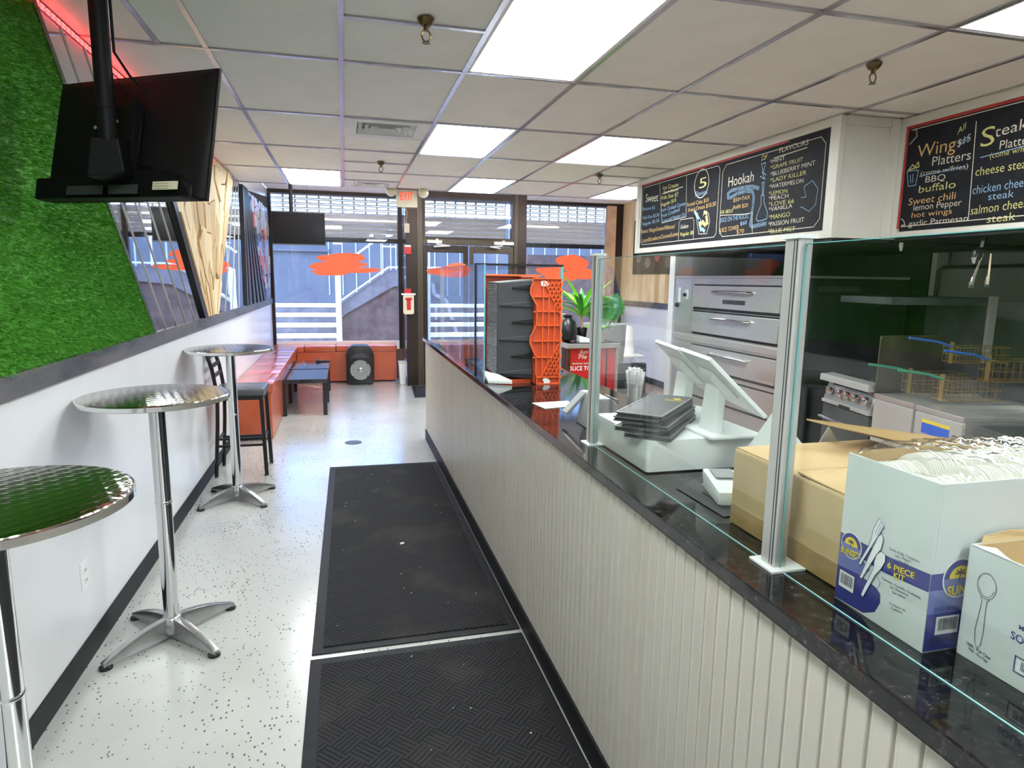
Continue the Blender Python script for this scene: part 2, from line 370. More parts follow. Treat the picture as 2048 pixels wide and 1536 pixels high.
# ================================================================ SETTING
WX = -1.13; RX = 4.9; YB = -2.3; YE = 8.108; YS = 11.12
b = MB().box(WX-.3, YB-.2, -.06, 1.42, YS+.1, 0); struct('floor', b, 'floor', 'white speckled vinyl floor of the customer aisle')
b = MB().box(1.42, YB-.2, -.06, RX+.2, YS+.1, 0); struct('floor', b, 'kfloor', 'brown mosaic floor behind the counter')
b = MB().box(WX-.14, YB-.2, 0, WX, YS+.02, POCK); struct('wall_left', b, 'white_wall', 'white painted wall left of the aisle')
b = MB().box(RX, 4.55, 0, RX+.14, YS+.02, POCK); struct('wall_right', b, 'white_wall', 'white painted wall right, towards the window')
b = MB().box(RX, YB-.2, 0, RX+.14, 4.55, POCK); struct('wall_right_kitchen', b, 'kwall', 'grey metal clad kitchen wall')
b = MB().box(WX, YB-.14, 0, RX, YB, POCK); struct('wall_back', b, 'white_wall', 'white wall behind the camera')
b = MB().box(3.63, 6.76, 0, RX, 6.88, CEIL); struct('wall_partition', b, 'white_wall', 'short white wall at the far side of the oven')
# baseboards and rail
struct('baseboard_left', MB().box(WX, YB, 0, WX+.008, 11.0, .105), 'black_rub', 'black vinyl baseboard along left wall')
struct('baseboard_right', MB().box(RX-.008, 6.88, 0, RX, 11.0, .1), 'black_rub', 'black baseboard of right wall')
struct('trim_1', MB().box(WX, YB, 1.25, WX+.022, 11.08, 1.335), 'slate', 'dark slate rail along left wall under the panels', bevel=.003)
struct('trim_2', MB().box(RX-.02, 6.88, 1.25, RX, 11.0, 1.34), 'slate', 'dark slate rail on the right wall')
# ceiling with tiles and tees
ceil = sthing('ceiling', 'suspended ceiling of pale tiles in a metal grid', (0, 0, CEIL))
C0, CW, R0, RW = -0.595, .61, 2.354, 1.1509
cols = [WX] + [C0+CW*i for i in range(0, 9)] + [RX]
rows = [YE - RW*k for k in range(9, -1, -1)]
lights_at = {(0.625, 2.354): 'ceiling light panel nearest the camera, above the counter edge', (0.625, 4.656): 'ceiling light panel directly right of the near air vent',
             (1.845, 4.656): 'ceiling light panel left of the blackboard soffit', (1.235, 6.958): 'ceiling light panel above the entrance doors',
             (-.595, 6.958): 'ceiling light panel above the far hanging television', (3.065, 6.958): 'ceiling light panel half hidden behind the blackboard soffit',
             (2.455, 1.203): 'ceiling light panel cut by the upper right corner',
             (-.595, -.0): None, (1.235, -1.1): None}  # last two panels are out of view, added to light the room
def is_light(x, y):
    for (lx, ly) in lights_at:
        if abs(lx-x) < .05 and abs(ly-y) < .3: return (lx, ly)
    return None
G = .009; lab = dict(lights_at); vents = {(0.015, 4.656): 'square ceiling air vent left of the large light panels', (0.015, 7.533): 'ceiling air vent near the exit sign'}
tile_meshes = {}
def tile(x0, y0, x1, y1):
    key = (round(x1-x0, 3), round(y1-y0, 3))
    if key not in tile_meshes:
        o = obj('ceiling_tile', MB().box(G, G, .008, key[0]-G, key[1]-G, .022), 'ctile', None, bevel=.0015)
        tile_meshes[key] = o.data; bpy.data.objects.remove(o)
    o = bpy.data.objects.new('ceiling_tile', tile_meshes[key]); COL.objects.link(o); o.parent = ceil; o.location = (x0, y0, 0)
def tee(a, b):
    q = obj('tee_bar', MB().box(min(a[0], b[0])-.012*(a[0] == b[0]), min(a[1], b[1])-.012*(a[1] == b[1]), CEIL-.0015+.001*(a[0] == b[0]), max(a[0], b[0])+.012*(a[0] == b[0]), max(a[1], b[1])+.012*(a[1] == b[1]), CEIL+.010), 'tee', ceil)
for x in cols[1:-1]: tee((x, YB), (x, YE))
for y in rows: tee((WX, y), (RX, y))
tee((-.80, 2.354), (-.80, 3.505))
lamp_first = None
for i in range(len(cols)-1):
    for j in range(len(rows)-1):
        x0, x1, y0, y1 = cols[i], cols[i+1], rows[j], rows[j+1]
        if x1 - x0 < .1: continue
        L = is_light(x0, y0)
        if L:
            lab_ = lights_at[L]
            t = thing('ceiling_light', lab_ or 'added fill light panel, unseen, overhead behind the camera position %s' % ('over the tables' if x0 < 0 else 'over the counter'), 'light', (x0, y0, CEIL), world=False, group=None)
            obj('diffuser', MB().box(.028, .028, .006, x1-x0-.028, y1-y0-.028, .012), 'lamp', t)
            fr = MB(); W_, H_ = x1-x0, y1-y0
            for q in ((.006, .006, W_-.006, .03), (.006, H_-.03, W_-.006, H_-.006), (.006, .03, .03, H_-.03), (W_-.03, .03, W_-.006, H_-.03)): fr.box(q[0], q[1], .002, q[2], q[3], .014)
            obj('frame', fr, 'white', t); continue
        if (abs(x0-.015) < .01 and j in (4, 6, 7, 8)) or (abs(x0-2.455) < .01 and abs(y0-5.807) < .1):
            ym = (y0+y1)/2; tee((x0, ym), (x1, ym))
            for (a, bb) in ((y0, ym), (ym, y1)):
                v = [k for k in vents if abs(k[0]-x0) < .05 and abs(k[1]-a) < .1]
                if v:
                    k = v[0]; t = thing('air_vent', vents[k], 'vent', (x0, a, CEIL), world=False)
                    w_, h_ = x1-x0, bb-a
                    fr = MB()
                    for q in ((.012, .012, w_-.012, .1), (.012, h_-.1, w_-.012, h_-.012), (.012, .1, .1, h_-.1), (w_-.1, .1, w_-.012, h_-.1)): fr.box(q[0], q[1], -.004, q[2], q[3], .012)
                    obj('face_plate', fr, 'white', t); obj('duct', MB().box(.1, .1, .05, w_-.1, h_-.1, .06), 'mid_gray', t)
                    for s_ in range(4):
                        r_ = .11 + s_*.045; lv = MB()
                        for (ax, ay, bx, by) in ((r_, r_, w_-r_, r_), (w_-r_, r_, w_-r_, h_-r_), (w_-r_, h_-r_, r_, h_-r_), (r_, h_-r_, r_, r_)):
                            if abs(ax-bx)+abs(ay-by) > .02: 
                                d = Vector((bx-ax, by-ay, 0)).normalized(); n_ = Vector((-d.y, d.x, 0))
                                A = Vector((ax, ay, -.004)); B = Vector((bx, by, -.004)); lv.add([A, B, B+n_*.03+Vector((0, 0, .03)), A+n_*.03+Vector((0, 0, .03))], [(0, 1, 2, 3)])
                        obj('louvre', lv, 'white', t, recalc=False)
                else: tile(x0, a, x1, bb)
            continue
        tile(x0, y0, x1, y1)
# pocket above the window
pk = sthing('ceiling_pocket', 'raised bright strip of ceiling along the shop window', (0, 0, POCK))
obj('slab', MB().box(WX, YE, POCK+.02, RX, YS+.1, POCK+.06), 'white', pk)
for k in range(10):
    x0 = WX+.615*k; obj('ceiling_tile', MB().box(x0+.006, YE+.01, POCK, min(x0+.609, RX), YE+1.48, POCK+.02), 'ctile', pk)
    obj('ceiling_tile', MB().box(x0+.006, YE+1.5, POCK, min(x0+.609, RX), YS, POCK+.02), 'ctile', pk)
struct('trim_3', MB().box(WX, YE-.004, CEIL, RX, YE+.012, POCK+.02), 'white', 'upstand where the ceiling steps up at the window')
struct('ceiling_deck', MB().box(WX, YB-.1, CEIL+.28, RX, YE, CEIL+.32), 'gap', 'dark deck above the tiles')
t = thing('added_fill_strip', 'added fill light strip hidden behind the ceiling step facing the shop window', 'light', (1.9, YE+.05, 2.9))  # fill lamp added to brighten the pocket; no such fitting is known
obj('housing', MB().box(WX+.2, YE+.013, 2.80, RX-.2, YE+.05, 2.86), 'white', t)
obj('tube', MB().tube([(WX+.25, YE+.065, 2.845), (RX-.25, YE+.065, 2.845)], .014, 8), mat('fill_tube', (.9, .9, .9), .4, emit=(1, .93, .88), es=32), t)
# sprinklers
def sprinkler(x, y, lab_):
    t = thing('sprinkler', lab_, 'sprinkler', (x, y, CEIL), world=False)
    obj('escutcheon', MB().lathe([(.036, 0), (.034, -.008), (.024, -.022), (.02, -.026)], n=20), 'brass', t, smooth=True)
    obj('stem', MB().tube([(0, 0, -.02), (0, 0, -.045)], .011, 10), 'brass', t, smooth=True)
    for s_ in (-1, 1): obj('arm', MB().tube([(s_*.008, 0, -.042), (s_*.019, 0, -.058), (s_*.014, 0, -.078), (0, 0, -.088)], .0035, 6), 'brass', t, smooth=True)
    obj('deflector', MB().lathe([(.002, -.086), (.016, -.089), (.017, -.092), (.002, -.092)], n=14), 'brass', t)
for a in ((.353, 2.86, 'brass fire sprinkler nearest, left of the big ceiling light'), (.357, 6.3, 'brass fire sprinkler between the two ceiling vents'),
          (2.5, 6.3, 'brass fire sprinkler near the far end of the soffit'), (2.495, 2.79, 'brass fire sprinkler above the white soffit corner')): sprinkler(*a)

# ================================================================ STOREFRONT
def slat_shutter(name, label, x0, x1, y, n=9, z1=2.99, dz=.074):
    t = thing(name, label, 'shutter', (x0, y, 2.25))
    for k in range(n):
        zt = z1 - dz*k; zb = zt - dz + .006
        b = MB()
        if k < 4:
            L = x1-x0; m_ = int(L/.17); p_ = L/m_
            b.box(x0, y, zt-.016, x1, y+.014, zt); b.box(x0, y, zb, x1, y+.014, zb+.018)
            for q in range(m_+1): b.box(max(x0, x0+p_*q-.016), y, zb+.018, min(x1, x0+p_*q+.016), y+.014, zt-.016)
        else:
            P = [(x0, y, zb), (x0, y-.008, (zb+zt)/2), (x0, y, zt), (x0, y+.012, zt), (x0, y+.012, zb)]
            b.prism(P, (x1-x0, 0, 0))
        obj('slat', b, 'shutter', t)
    obj('bottom_bar', MB().box(x0-.02, y-.02, z1-dz*n-.075, x1+.02, y+.03, z1-dz*n), 'black', t); return t
def window(nm, label, x0, x1, z0, z1, y, parts):
    t = sthing(nm, label, (x0, y, z0))
    for (a, b_, c, d, w_) in parts: obj('frame_bar', MB().box(a, y-.05, b_, c, y+.05, d), w_, t, bevel=.004)
    obj('pane', MB().box(x0, y-.004, z0, x1, y+.004, z1), 'glass_win', t); return t
window('window_1', 'large shop window left of the doors', -1.09, .92, .6, 2.98, YS,
       [(-1.13, .5, -1.08, 3.0, 'brown_metal'), (.88, .5, .95, 3.0, 'brown_metal'), (-1.08, 2.975, .88, 2.996, 'brown_metal'), (-1.08, .5, .88, .585, 'brown_metal')])
window('window_2', 'shop window right of the doors', 2.87, 4.75, .6, 2.98, YS,
       [(2.80, .5, 2.88, 3.0, 'brown_metal'), (4.68, .5, 4.9, 3.0, 'brown_metal'), (2.88, 2.975, 4.68, 2.996, 'brown_metal'), (2.88, .5, 4.68, .585, 'brown_metal')])
struct('wall_front', MB().box(WX, YS-.06, 0, .95, YS+.1, .5).box(2.8, YS-.06, 0, RX, YS+.1, .5), 'stone', 'low wall under the shop windows')
YD = 10.2
struct('window_5', MB().box(.93, YD+.1, 0, .94, YS, POCK), 'glass_win', 'glass return at left of the door bay')
struct('window_6', MB().box(2.81, YD+.1, 0, 2.82, YS, POCK), 'glass_win', 'glass return at right of the door bay')
t = sthing('door_frame', 'dark bronze frame of the entrance doors', (1.1, YD, 0))
for (a, b_, c, d, m_) in ((.93, 0, 1.10, 3.05, 'brown_metal'), (1.10, 0, 1.19, 3.0, 'brown_metal2'), (2.64, 0, 2.70, 3.0, 'brown_metal2'), (2.70, 0, 2.84, 3.05, 'brown_metal'),
                        (1.19, 2.92, 2.64, 3.04, 'brown_metal'), (1.19, 2.20, 2.64, 2.29, 'brown_metal2')):
    obj('frame_bar', MB().box(a, YD, b_, c, YD+.12, d), m_, t, bevel=.004)
tw = sthing('window_3', 'transom window above the doors', (1.2, YD, 2.3))
for (a, b_, c, d) in ((1.19, 2.29, 1.225, 2.92), (2.60, 2.29, 2.64, 2.92), (1.225, 2.29, 2.60, 2.315), (1.225, 2.895, 2.60, 2.92)): obj('frame_bar', MB().box(a, YD-.01, b_, c, YD+.06, d), 'brown_metal', tw)
obj('pane', MB().box(1.225, YD+.03, 2.315, 2.60, YD+.038, 2.895), 'glass_win', tw)
for n_, (x0, x1) in enumerate(((1.195, 1.90), (1.925, 2.635))):
    d = sthing('door_%d' % (n_+1), 'glazed entrance door, %s leaf' % ('left' if n_ == 0 else 'right'), (x0, YD, 0))
    for q in ((x0, 0, x0+.06, 2.19), (x1-.075, 0, x1, 2.19), (x0+.06, 2.08, x1-.075, 2.19), (x0+.06, 0, x1-.075, .2)): obj('stile', MB().box(q[0], YD+.02, q[1], q[2], YD+.065, q[3]), 'brown_metal2' if n_ else 'brown_metal', d, bevel=.003)
    obj('pane', MB().box(x0+.06, YD+.04, .2, x1-.075, YD+.046, 2.08), 'glass_win', d)
    bb = MB().bar((x0+.1, YD-.0, 1.02), (x1-.1, YD-.0, 1.02), .03); obj('push_bar', bb, 'black_sat', d)
for n_, (xa, xb, lab_) in enumerate(((1.25, 1.42, 'door closer above the left entrance door'), (2.3, 2.56, 'door closer above the right entrance door'))):
    t = thing('door_closer', 'pale metal ' + lab_, 'door closer', (xa, YD, 2.22))
    obj('body', MB().box(xa, YD-.055, 2.215, xb+.06, YD, 2.265), 'white_pl', t, bevel=.006); obj('cover_screw', MB().box(xa+.13, YD-.06, 2.262, xa+.17, YD-.01, 2.285), 'white_pl', t)
    obj('arm', MB().bar((xa+.14, YD-.03, 2.205), (xa-.08 if n_ else xa+.34, YD-.12, 2.18), .02, .02).bar((xa-.08 if n_ else xa+.34, YD-.12, 2.18), (xa+.1, YD-.05, 2.165), .02, .02), 'white_pl', t)
slat_shutter('roller_shutter', 'galvanised roller shutter hanging behind the left shop window', -1.1, .93, YS+.16)
slat_shutter('roller_shutter', 'galvanised roller shutter above the entrance doors', .99, 2.76, YS+.16)
slat_shutter('roller_shutter', 'galvanised roller shutter behind the right shop window', 2.85, 4.6, YS+.16)
struct('trim_4', MB().box(4.55, YS-.1, .5, 4.72, YS+.0, 2.99), 'peach', 'brown timber post at right window', parent=None)
struct('trim_5', MB().box(WX, YS-.06, 2.985, RX, YS+.3, POCK), 'brown_metal', 'dark header above the shop windows')
# window decals (smeared orange letters)
def blob(face, cx, cy, rx, ry, seed, n=60):
    rnd = random.Random(seed); ph = [rnd.uniform(0, 6.28) for _ in range(6)]; P = []
    for k in range(n):
        a = 2*PI*k/n; r = 1 + sum(.13/(j+1)*math.sin((j+2)*a+ph[j]) for j in range(5)); P.append((cx+rx*r*math.cos(a), cy+ry*r*math.sin(a)))
    return P
def decal(label, face, blobs, y, loc):
    mb = MB()
    for i, q in enumerate(blobs): patch(mb, face, blob(face, *q, seed=i*3+int(q[0]*10)), .002*(i+1)/3)
    o = obj('window_decal', mb, 'decal'); return tag(o, label, 'decal')
fw = FY(YS-.008)
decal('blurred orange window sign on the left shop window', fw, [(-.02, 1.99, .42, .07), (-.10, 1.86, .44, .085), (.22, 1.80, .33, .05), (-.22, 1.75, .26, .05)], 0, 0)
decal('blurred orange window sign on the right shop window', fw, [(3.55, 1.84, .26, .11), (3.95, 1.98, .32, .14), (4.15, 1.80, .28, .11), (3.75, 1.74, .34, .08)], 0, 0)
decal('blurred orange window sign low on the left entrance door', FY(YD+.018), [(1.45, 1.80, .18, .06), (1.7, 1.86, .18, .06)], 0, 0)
# post fixtures
f_ = MB().box(.905, YD-.03, 2.36, .985, YD, 2.50); o = obj('junction_box', f_, 'cream', bevel=.004); tag(o, 'small cream box high on the dark door post under the exit sign', 'box')
t = thing('fire_alarm_sounder', 'small red alarm box on the door post above the covered call point', 'alarm', (.95, YD, 2.1))
obj('housing', MB().box(.90, YD-.05, 2.04, 1.005, YD, 2.17), 'red', t, bevel=.005); obj('top_plate', MB().box(.905, YD-.052, 2.15, 1.0, YD, 2.178), 'white', t)
t = thing('fire_alarm_pull', 'red pull station under a clear cover on the dark door post', 'alarm', (.95, YD, 1.2))
obj('back_box', MB().box(.90, YD-.035, 1.40, 1.0, YD, 1.52), 'red', t, bevel=.004)
obj('cover', MB().rbox(.875, YD-.09, 1.13, 1.035, YD-.001, 1.43, .03, 'Y'), 'cream', t, bevel=.006); obj('cover_lid', MB().box(.85, YD-.1, 1.425, 1.06, YD, 1.45), 'white', t, bevel=.004)
obj('handle', MB().box(.925, YD-.1, 1.20, .985, YD-.088, 1.36).box(.905, YD-.1, 1.35, 1.005, YD-.088, 1.385), 'red', t)
tag(obj('cable', MB().tube([(.94, YD-.02, 2.72), (.95, YD-.02, 2.63), (.938, YD-.02, 2.56), (.945, YD-.02, 2.50)], .006, 6), 'peach'), 'short brown cable running down the door post from the exit sign', 'cable')
# exit sign
t = thing('exit_sign', 'white EXIT sign with red letters and twin emergency lamps', 'sign', (.75, 8.06, CEIL))
obj('housing', MB().rbox(.625, 8.04, 2.515, .875, 8.10, 2.715, .008, 'Y'), 'cream', t, bevel=.003)
fe = FY(8.04)
for ch, a_, c_ in (('E', .672, .706), ('X', .712, .755), ('I', .765, .777), ('T', .785, .822)): text(fe, ch, (a_, 2.60), (c_, 2.60), .088, 'exit_red', t, bold=.02)
for s_, x_ in ((-1, .565), (1, .945)):
    h_ = obj('lamp_head', MB().lathe([(.02, .04), (.045, .02), (.062, -.02), (.062, -.05), (.05, -.055)], c=(x_, 8.05, 2.69), n=16, axis='Y'), 'white_pl', t, smooth=True)
    obj('lens', MB().lathe([(.05, -.056), (.03, -.068), (.005, -.072)], c=(x_, 8.05, 2.69), n=16, axis='Y'), 'lens', h_, smooth=True)
# ================================================================ OUTSIDE
b = MB().box(-7, YS+.1, -.12, 11, 22, -.02); struct('pavement', b, mat('pale_concrete', (.46, .45, .43), .8, var=.1, vscale=3), 'grey paving of the sunken court outside')
def stair(label, x0, x1, y0, n, rise, run, z0):
    t = sthing('outside_stair', label, (x0, y0, 0))
    for k in range(n):
        z = z0+rise*k; y = y0+run*k
        obj('riser', MB().box(x0, y, -.02, x1, y+run+.02, z-.045), 'concrete', t)
        obj('step_nosing', MB().box(x0-.02, y-.04, z-.075-(.04 if k == 0 else 0), x1+.02, y+run*.75, z), 'white_ext', t, bevel=.006)
    return t
stair('white edged concrete steps seen through the left window', -1.9, -.10, 13.9, 5, .198, .42, .28)
stair('white edged concrete steps seen through the doors', 2.02, 3.6, 14.0, 5, .198, .42, .28)
struct('wall_court', MB().box(-7, 18.6, -.1, 11, 18.8, 3.4), 'siding', 'blue grey painted wall across the court')
b = MB()
for k in range(26):
    x = -.4+.36*k; b.box(x, 18.57, 1.2, x+.03, 18.6, 3.4)
struct('trim_6', b, 'siding_ln', 'pale seams of the blue boarding')
struct('wall_court_band', MB().box(-7, 18.5, 2.35, -.35, 18.6, 2.42), 'siding', 'ledge on the court wall')
t = sthing('wall_stair', 'brown stuccoed retaining wall beside the steps', (0, 14, 0))
obj('wall_face', MB().prism([(-.06, 14.0, -.1), (2.0, 14.0, -.1), (2.0, 14.0, 1.78), (.92, 14.0, 1.74), (-.06, 14.0, .86)], (0, 1.8, 0)), 'stone', t)
obj('cap', MB().prism([(-.10, 13.95, .86), (-.10, 13.95, 1.12), (.9, 13.95, 1.84), (2.0, 13.95, 1.84), (2.0, 13.95, 1.60), (1.0, 13.95, 1.50)], (0, .1, 0)), 'concrete', t)
obj('wall_face', MB().box(3.7, 13.2, -.1, 9, 13.4, 2.2), 'stone', t)
def rail(label, segs, w_=.05, post=()):
    t = thing('handrail', label, 'railing', segs[0][0])
    for a, b_ in segs: obj('rail', MB().bar(a, b_, w_), 'white_ext', t)
    for x, y, z0, z1, ww in post: obj('post', MB().box(x-ww/2, y-ww/2, z0, x+ww/2, y+ww/2, z1), 'white_ext', t)
    return t
rail('white handrail climbing right over the brown retaining wall', [((-.08, 13.9, 1.20), (.9, 13.9, 1.90)), ((.9, 13.9, 1.90), (2.0, 13.9, 1.91))], .035)
rail('thick white newel post at the foot of the outside handrail', [((-.1, 13.86, 1.8), (.05, 13.86, 1.95)), ((-.13, 13.86, .6), (-.12, 13.86, .5))], .06, ((-.12, 13.86, .28, 1.82, .11),))
rail('white upper handrail rising in front of the blue wall', [((.3, 17.5, 2.25), (1.25, 17.5, 2.95)), ((1.25, 17.5, 2.95), (2.2, 17.5, 3.3))], .05, ((.95, 17.5, -.02, 2.75, .02), (1.2, 17.5, -.02, 2.9, .02), (2.2, 17.5, -.02, 3.3, .04)))
rail('white zigzag handrail seen through the entrance doors', [((1.80, 14.0, 1.85), (1.86, 14.0, 1.35)), ((1.86, 14.0, 1.35), (2.12, 14.0, 1.22)), ((2.12, 14.0, 1.22), (2.42, 14.0, .3))], .07, ((1.9, 14.0, .1, 1.1, .05),))

# ================================================================ LEFT WALL DECOR
fl = Face((WX, 0, 0), (0, 1, 0), (0, 0, 1))          # outward +x
Z0, Z1 = 1.337, CEIL-.004
def slant(y_bot, y_top): return lambda z: y_bot + (y_top-y_bot)*(z-1.337)/(2.72-1.337)
# turf
tr_ = slant(4.31, 2.99)
t = thing('turf_panel', 'bright green artificial grass panel on the left wall', 'wall panel', (WX, 2.5, Z0))
obj('backing', MB().prism([fl.p(.7, Z0), fl.p(tr_(Z0), Z0), fl.p(tr_(Z1), Z1), fl.p(.7, Z1)], (.012, 0, 0)), 'turf', t)
rnd = np.random.default_rng(3); N = 60000
zz = Z0 + (Z1-Z0)*rnd.random(N); yy = 1.7 + 2.7*rnd.random(N); keep = yy < (4.31 + (2.99-4.31)*(zz-1.337)/(2.72-1.337)); zz, yy = zz[keep], yy[keep]; n_ = len(zz)
ln = .016+.014*rnd.random(n_); dy = rnd.normal(0, .007, n_); dz = rnd.normal(-.006, .008, n_); wd = .0022; an = rnd.random(n_)*PI
V = np.zeros((n_, 3, 3)); V[:, :, 0] = WX+.012
V[:, 0, 1] = yy-wd*np.cos(an); V[:, 0, 2] = zz-wd*np.sin(an); V[:, 1, 1] = yy+wd*np.cos(an); V[:, 1, 2] = zz+wd*np.sin(an)
V[:, 2, 0] = WX+.012+ln; V[:, 2, 1] = yy+dy; V[:, 2, 2] = zz+dz
off = np.array(WORLD[t.name]); V -= off
me = bpy.data.meshes.new('grass_blades'); me.vertices.add(n_*3); me.vertices.foreach_set('co', V.reshape(-1)); me.loops.add(n_*3); me.loops.foreach_set('vertex_index', np.arange(n_*3, dtype=np.int32))
me.polygons.add(n_); me.polygons.foreach_set('loop_start', np.arange(0, n_*3, 3, dtype=np.int32)); me.polygons.foreach_set('loop_total', np.full(n_, 3, dtype=np.int32)); me.update(); me.materials.append(M['turf'])
gb = bpy.data.objects.new('grass_blades', me); COL.objects.link(gb); gb.parent = t; gb['kind'] = 'stuff'
def qbar(name, label, yb, yt, w_, m_, th=.02, zt=Z1):
    s_ = slant(yb, yt); o = obj(name, MB().prism([fl.p(s_(Z0), Z0), fl.p(s_(Z0)+w_, Z0), fl.p(s_(zt)+w_, zt), fl.p(s_(zt), zt)], (th, 0, 0)), m_); return tag(o, label, 'trim')
qbar('panel_trim', 'grey slanted trim strip between the grass and the mirror', 4.315, 2.995, .045, 'dark_gray')
def mirror(label, b0, t0, b1, t1, cuts):
    t = thing('mirror_panel', label, 'mirror', (WX, b0, Z0))
    c = [0]+cuts+[1]
    for k in range(len(c)-1):
        q = []
        for (fr_, bb, tt, z, sg) in ((c[k], None, None, Z0, 1), (c[k+1], None, None, Z0, -1), (c[k+1], None, None, Z1, -1), (c[k], None, None, Z1, 1)):
            base = (b0+(b1-b0)*fr_) if z == Z0 else (t0+(t1-t0)*fr_); q.append(fl.p(base+.004*sg, z))
        obj('mirror_strip', MB().prism(q, (.006, 0, 0)), 'mirror', t)
        if k: 
            yb_ = b0+(b1-b0)*c[k]; yt_ = t0+(t1-t0)*c[k]
            obj('seam', MB().bar(fl.p(yb_, Z0, .007), fl.p(yt_, Z1, .007), .009, .006), 'alu', t)
    return t
mirror('large slanted mirror of five strips beside the grass panel', 4.36, 3.04, 5.75, 4.33, [.183, .384, .586, .795])
qbar('panel_trim', 'wide black slanted trim between the large mirror and the timber panel', 5.755, 4.38, .11, 'black_sat', .03)
# timber chip panel
L_, R_ = slant(5.88, 4.50), slant(6.31, 7.58)
t = thing('splintered_wood_art', 'wall panel of overlapping pale splintered timber pieces', 'wall panel', (WX, 6, Z0))
obj('backing', MB().prism([fl.p(L_(Z0), Z0), fl.p(R_(Z0), Z0), fl.p(R_(Z1), Z1), fl.p(L_(Z1), Z1)], (.01, 0, 0)), 'gap', t)
rd = random.Random(5); nc = 9
for k in range(nc):
    zs = [Z0]; 
    while zs[-1] < Z1-.22: zs.append(zs[-1]+rd.uniform(.2, .42))
    zs.append(Z1); tilt = [rd.uniform(-.09, .09) for _ in zs]; tilt[0] = tilt[-1] = 0
    for i in range(len(zs)-1):
        def yy_(fr_, z): z = min(max(z, Z0), Z1); return L_(z)+(R_(z)-L_(z))*fr_
        j0, j1 = rd.uniform(-.012, .012), rd.uniform(-.012, .012)
        f0, f1 = k/nc, (k+1)/nc
        za, zb = zs[i]+.004, zs[i+1]-.004
        q = [(yy_(f0+j0*(k > 0), za-tilt[i]), za-tilt[i]*1), (yy_(f1+j1*(k < nc-1), za+tilt[i]), za+tilt[i]), (yy_(f1-j1*(k < nc-1), zb+tilt[i+1]), zb+tilt[i+1]), (yy_(f0-j0*(k > 0), zb-tilt[i+1]), zb-tilt[i+1])]
        q = [(a, min(max(z, Z0), Z1)) for a, z in q]
        obj('timber_piece', MB().prism([fl.p(a, z, .008) for a, z in q], (rd.uniform(.012, .04), rd.uniform(-.006, .006), 0)), rd.choice(['chip_a', 'chip_a', 'chip_b', 'chip_a', 'chip_c']), t, bevel=.003)
qbar('panel_trim', 'thin dark slanted trim right of the timber panel', 6.32, 7.60, .03, 'dark_gray')
mirror('narrow slanted mirror of four strips beyond the timber panel', 6.36, 7.64, 8.15, 8.24, [.25, .5, .75])
qbar('panel_trim', 'black upright trim beyond the narrow mirror', 8.17, 8.26, .10, 'black_sat', .03)
t = thing('slat_panel', 'fan shaped panel of dark slanted slats near the window', 'wall panel', (WX, 8.3, Z0))
sl0, sl1 = slant(8.28, 8.37), slant(10.15, 8.70)
obj('backing', MB().prism([fl.p(sl0(Z0), Z0), fl.p(sl1(Z0), Z0), fl.p(sl1(Z1), Z1), fl.p(sl0(Z1), Z1)], (.008, 0, 0)), 'mid_gray', t)
for k in range(5):
    f0, f1 = .06+k*.2, .06+k*.2+.115
    q = [fl.p(sl0(Z0)+(sl1(Z0)-sl0(Z0))*f0, Z0, .008), fl.p(sl0(Z0)+(sl1(Z0)-sl0(Z0))*f1, Z0, .008), fl.p(sl0(Z1)+(sl1(Z1)-sl0(Z1))*f1, Z1, .008), fl.p(sl0(Z1)+(sl1(Z1)-sl0(Z1))*f0, Z1, .008)]
    obj('slat', MB().prism(q, (.02, 0, 0)), 'black_sat', t)
t = thing('mosaic_panel', 'glittering mosaic strip of long multicoloured tiles in the corner', 'wall panel', (WX, 10, Z0))
m0 = slant(10.17, 8.72); ZT = 2.9
obj('backing', MB().prism([fl.p(m0(Z0), Z0), fl.p(11.06, Z0), fl.p(11.06, ZT), fl.p(8.72, ZT) if False else fl.p(8.9, CEIL), fl.p(8.72, CEIL-.01)], (.006, 0, 0)), 'gap', t)
cols_m = [mat('mosaic_%d' % i, c, .3, .0) for i, c in enumerate(((.6, .6, .66), (.10, .2, .5), (.55, .40, .25), (.6, .07, .04), (.04, .04, .05), (.30, .33, .36), (.40, .55, .85), (.02, .02, .02), (.35, .28, .35), (.02, .02, .02)))]
for k in range(13):
    y_ = 8.8+k*.178; z = Z0+rd.uniform(-.1, 0)
    while z < CEIL-.02:
        h_ = rd.uniform(.09, .2); za, zb = max(z, Z0)+.003, min(z+h_, CEIL-.02)
        if zb-za > .03 and y_ > m0(za)-.02 and y_+.16 < 11.08:
            sk = rd.uniform(-.02, .02)
            obj('mosaic_tile', MB().prism([fl.p(y_+.006, za, .006), fl.p(y_+.17, za+sk, .006), fl.p(y_+.17, zb+sk, .006), fl.p(y_+.006, zb, .006)], (rd.uniform(.006, .016), 0, 0)), rd.choice(cols_m), t)
        z += h_
# red led strip at the ceiling line
t = thing('led_strip', 'red LED light strip glowing along the wall and ceiling joint', 'light strip', (WX, 3, CEIL-.02))
obj('tape', MB().box(WX+.002, .8, CEIL-.030, WX+.012, 7.1, CEIL-.004), 'red', t)
dd = MB()
for k in range(126):
    y_ = .8+k*.05
    for r_ in range(2): dd.box(WX+.012, y_, CEIL-.027+r_*.012, WX+.017, y_+.034, CEIL-.021+r_*.012)
obj('led_beads', dd, 'led', t, stuff=True)
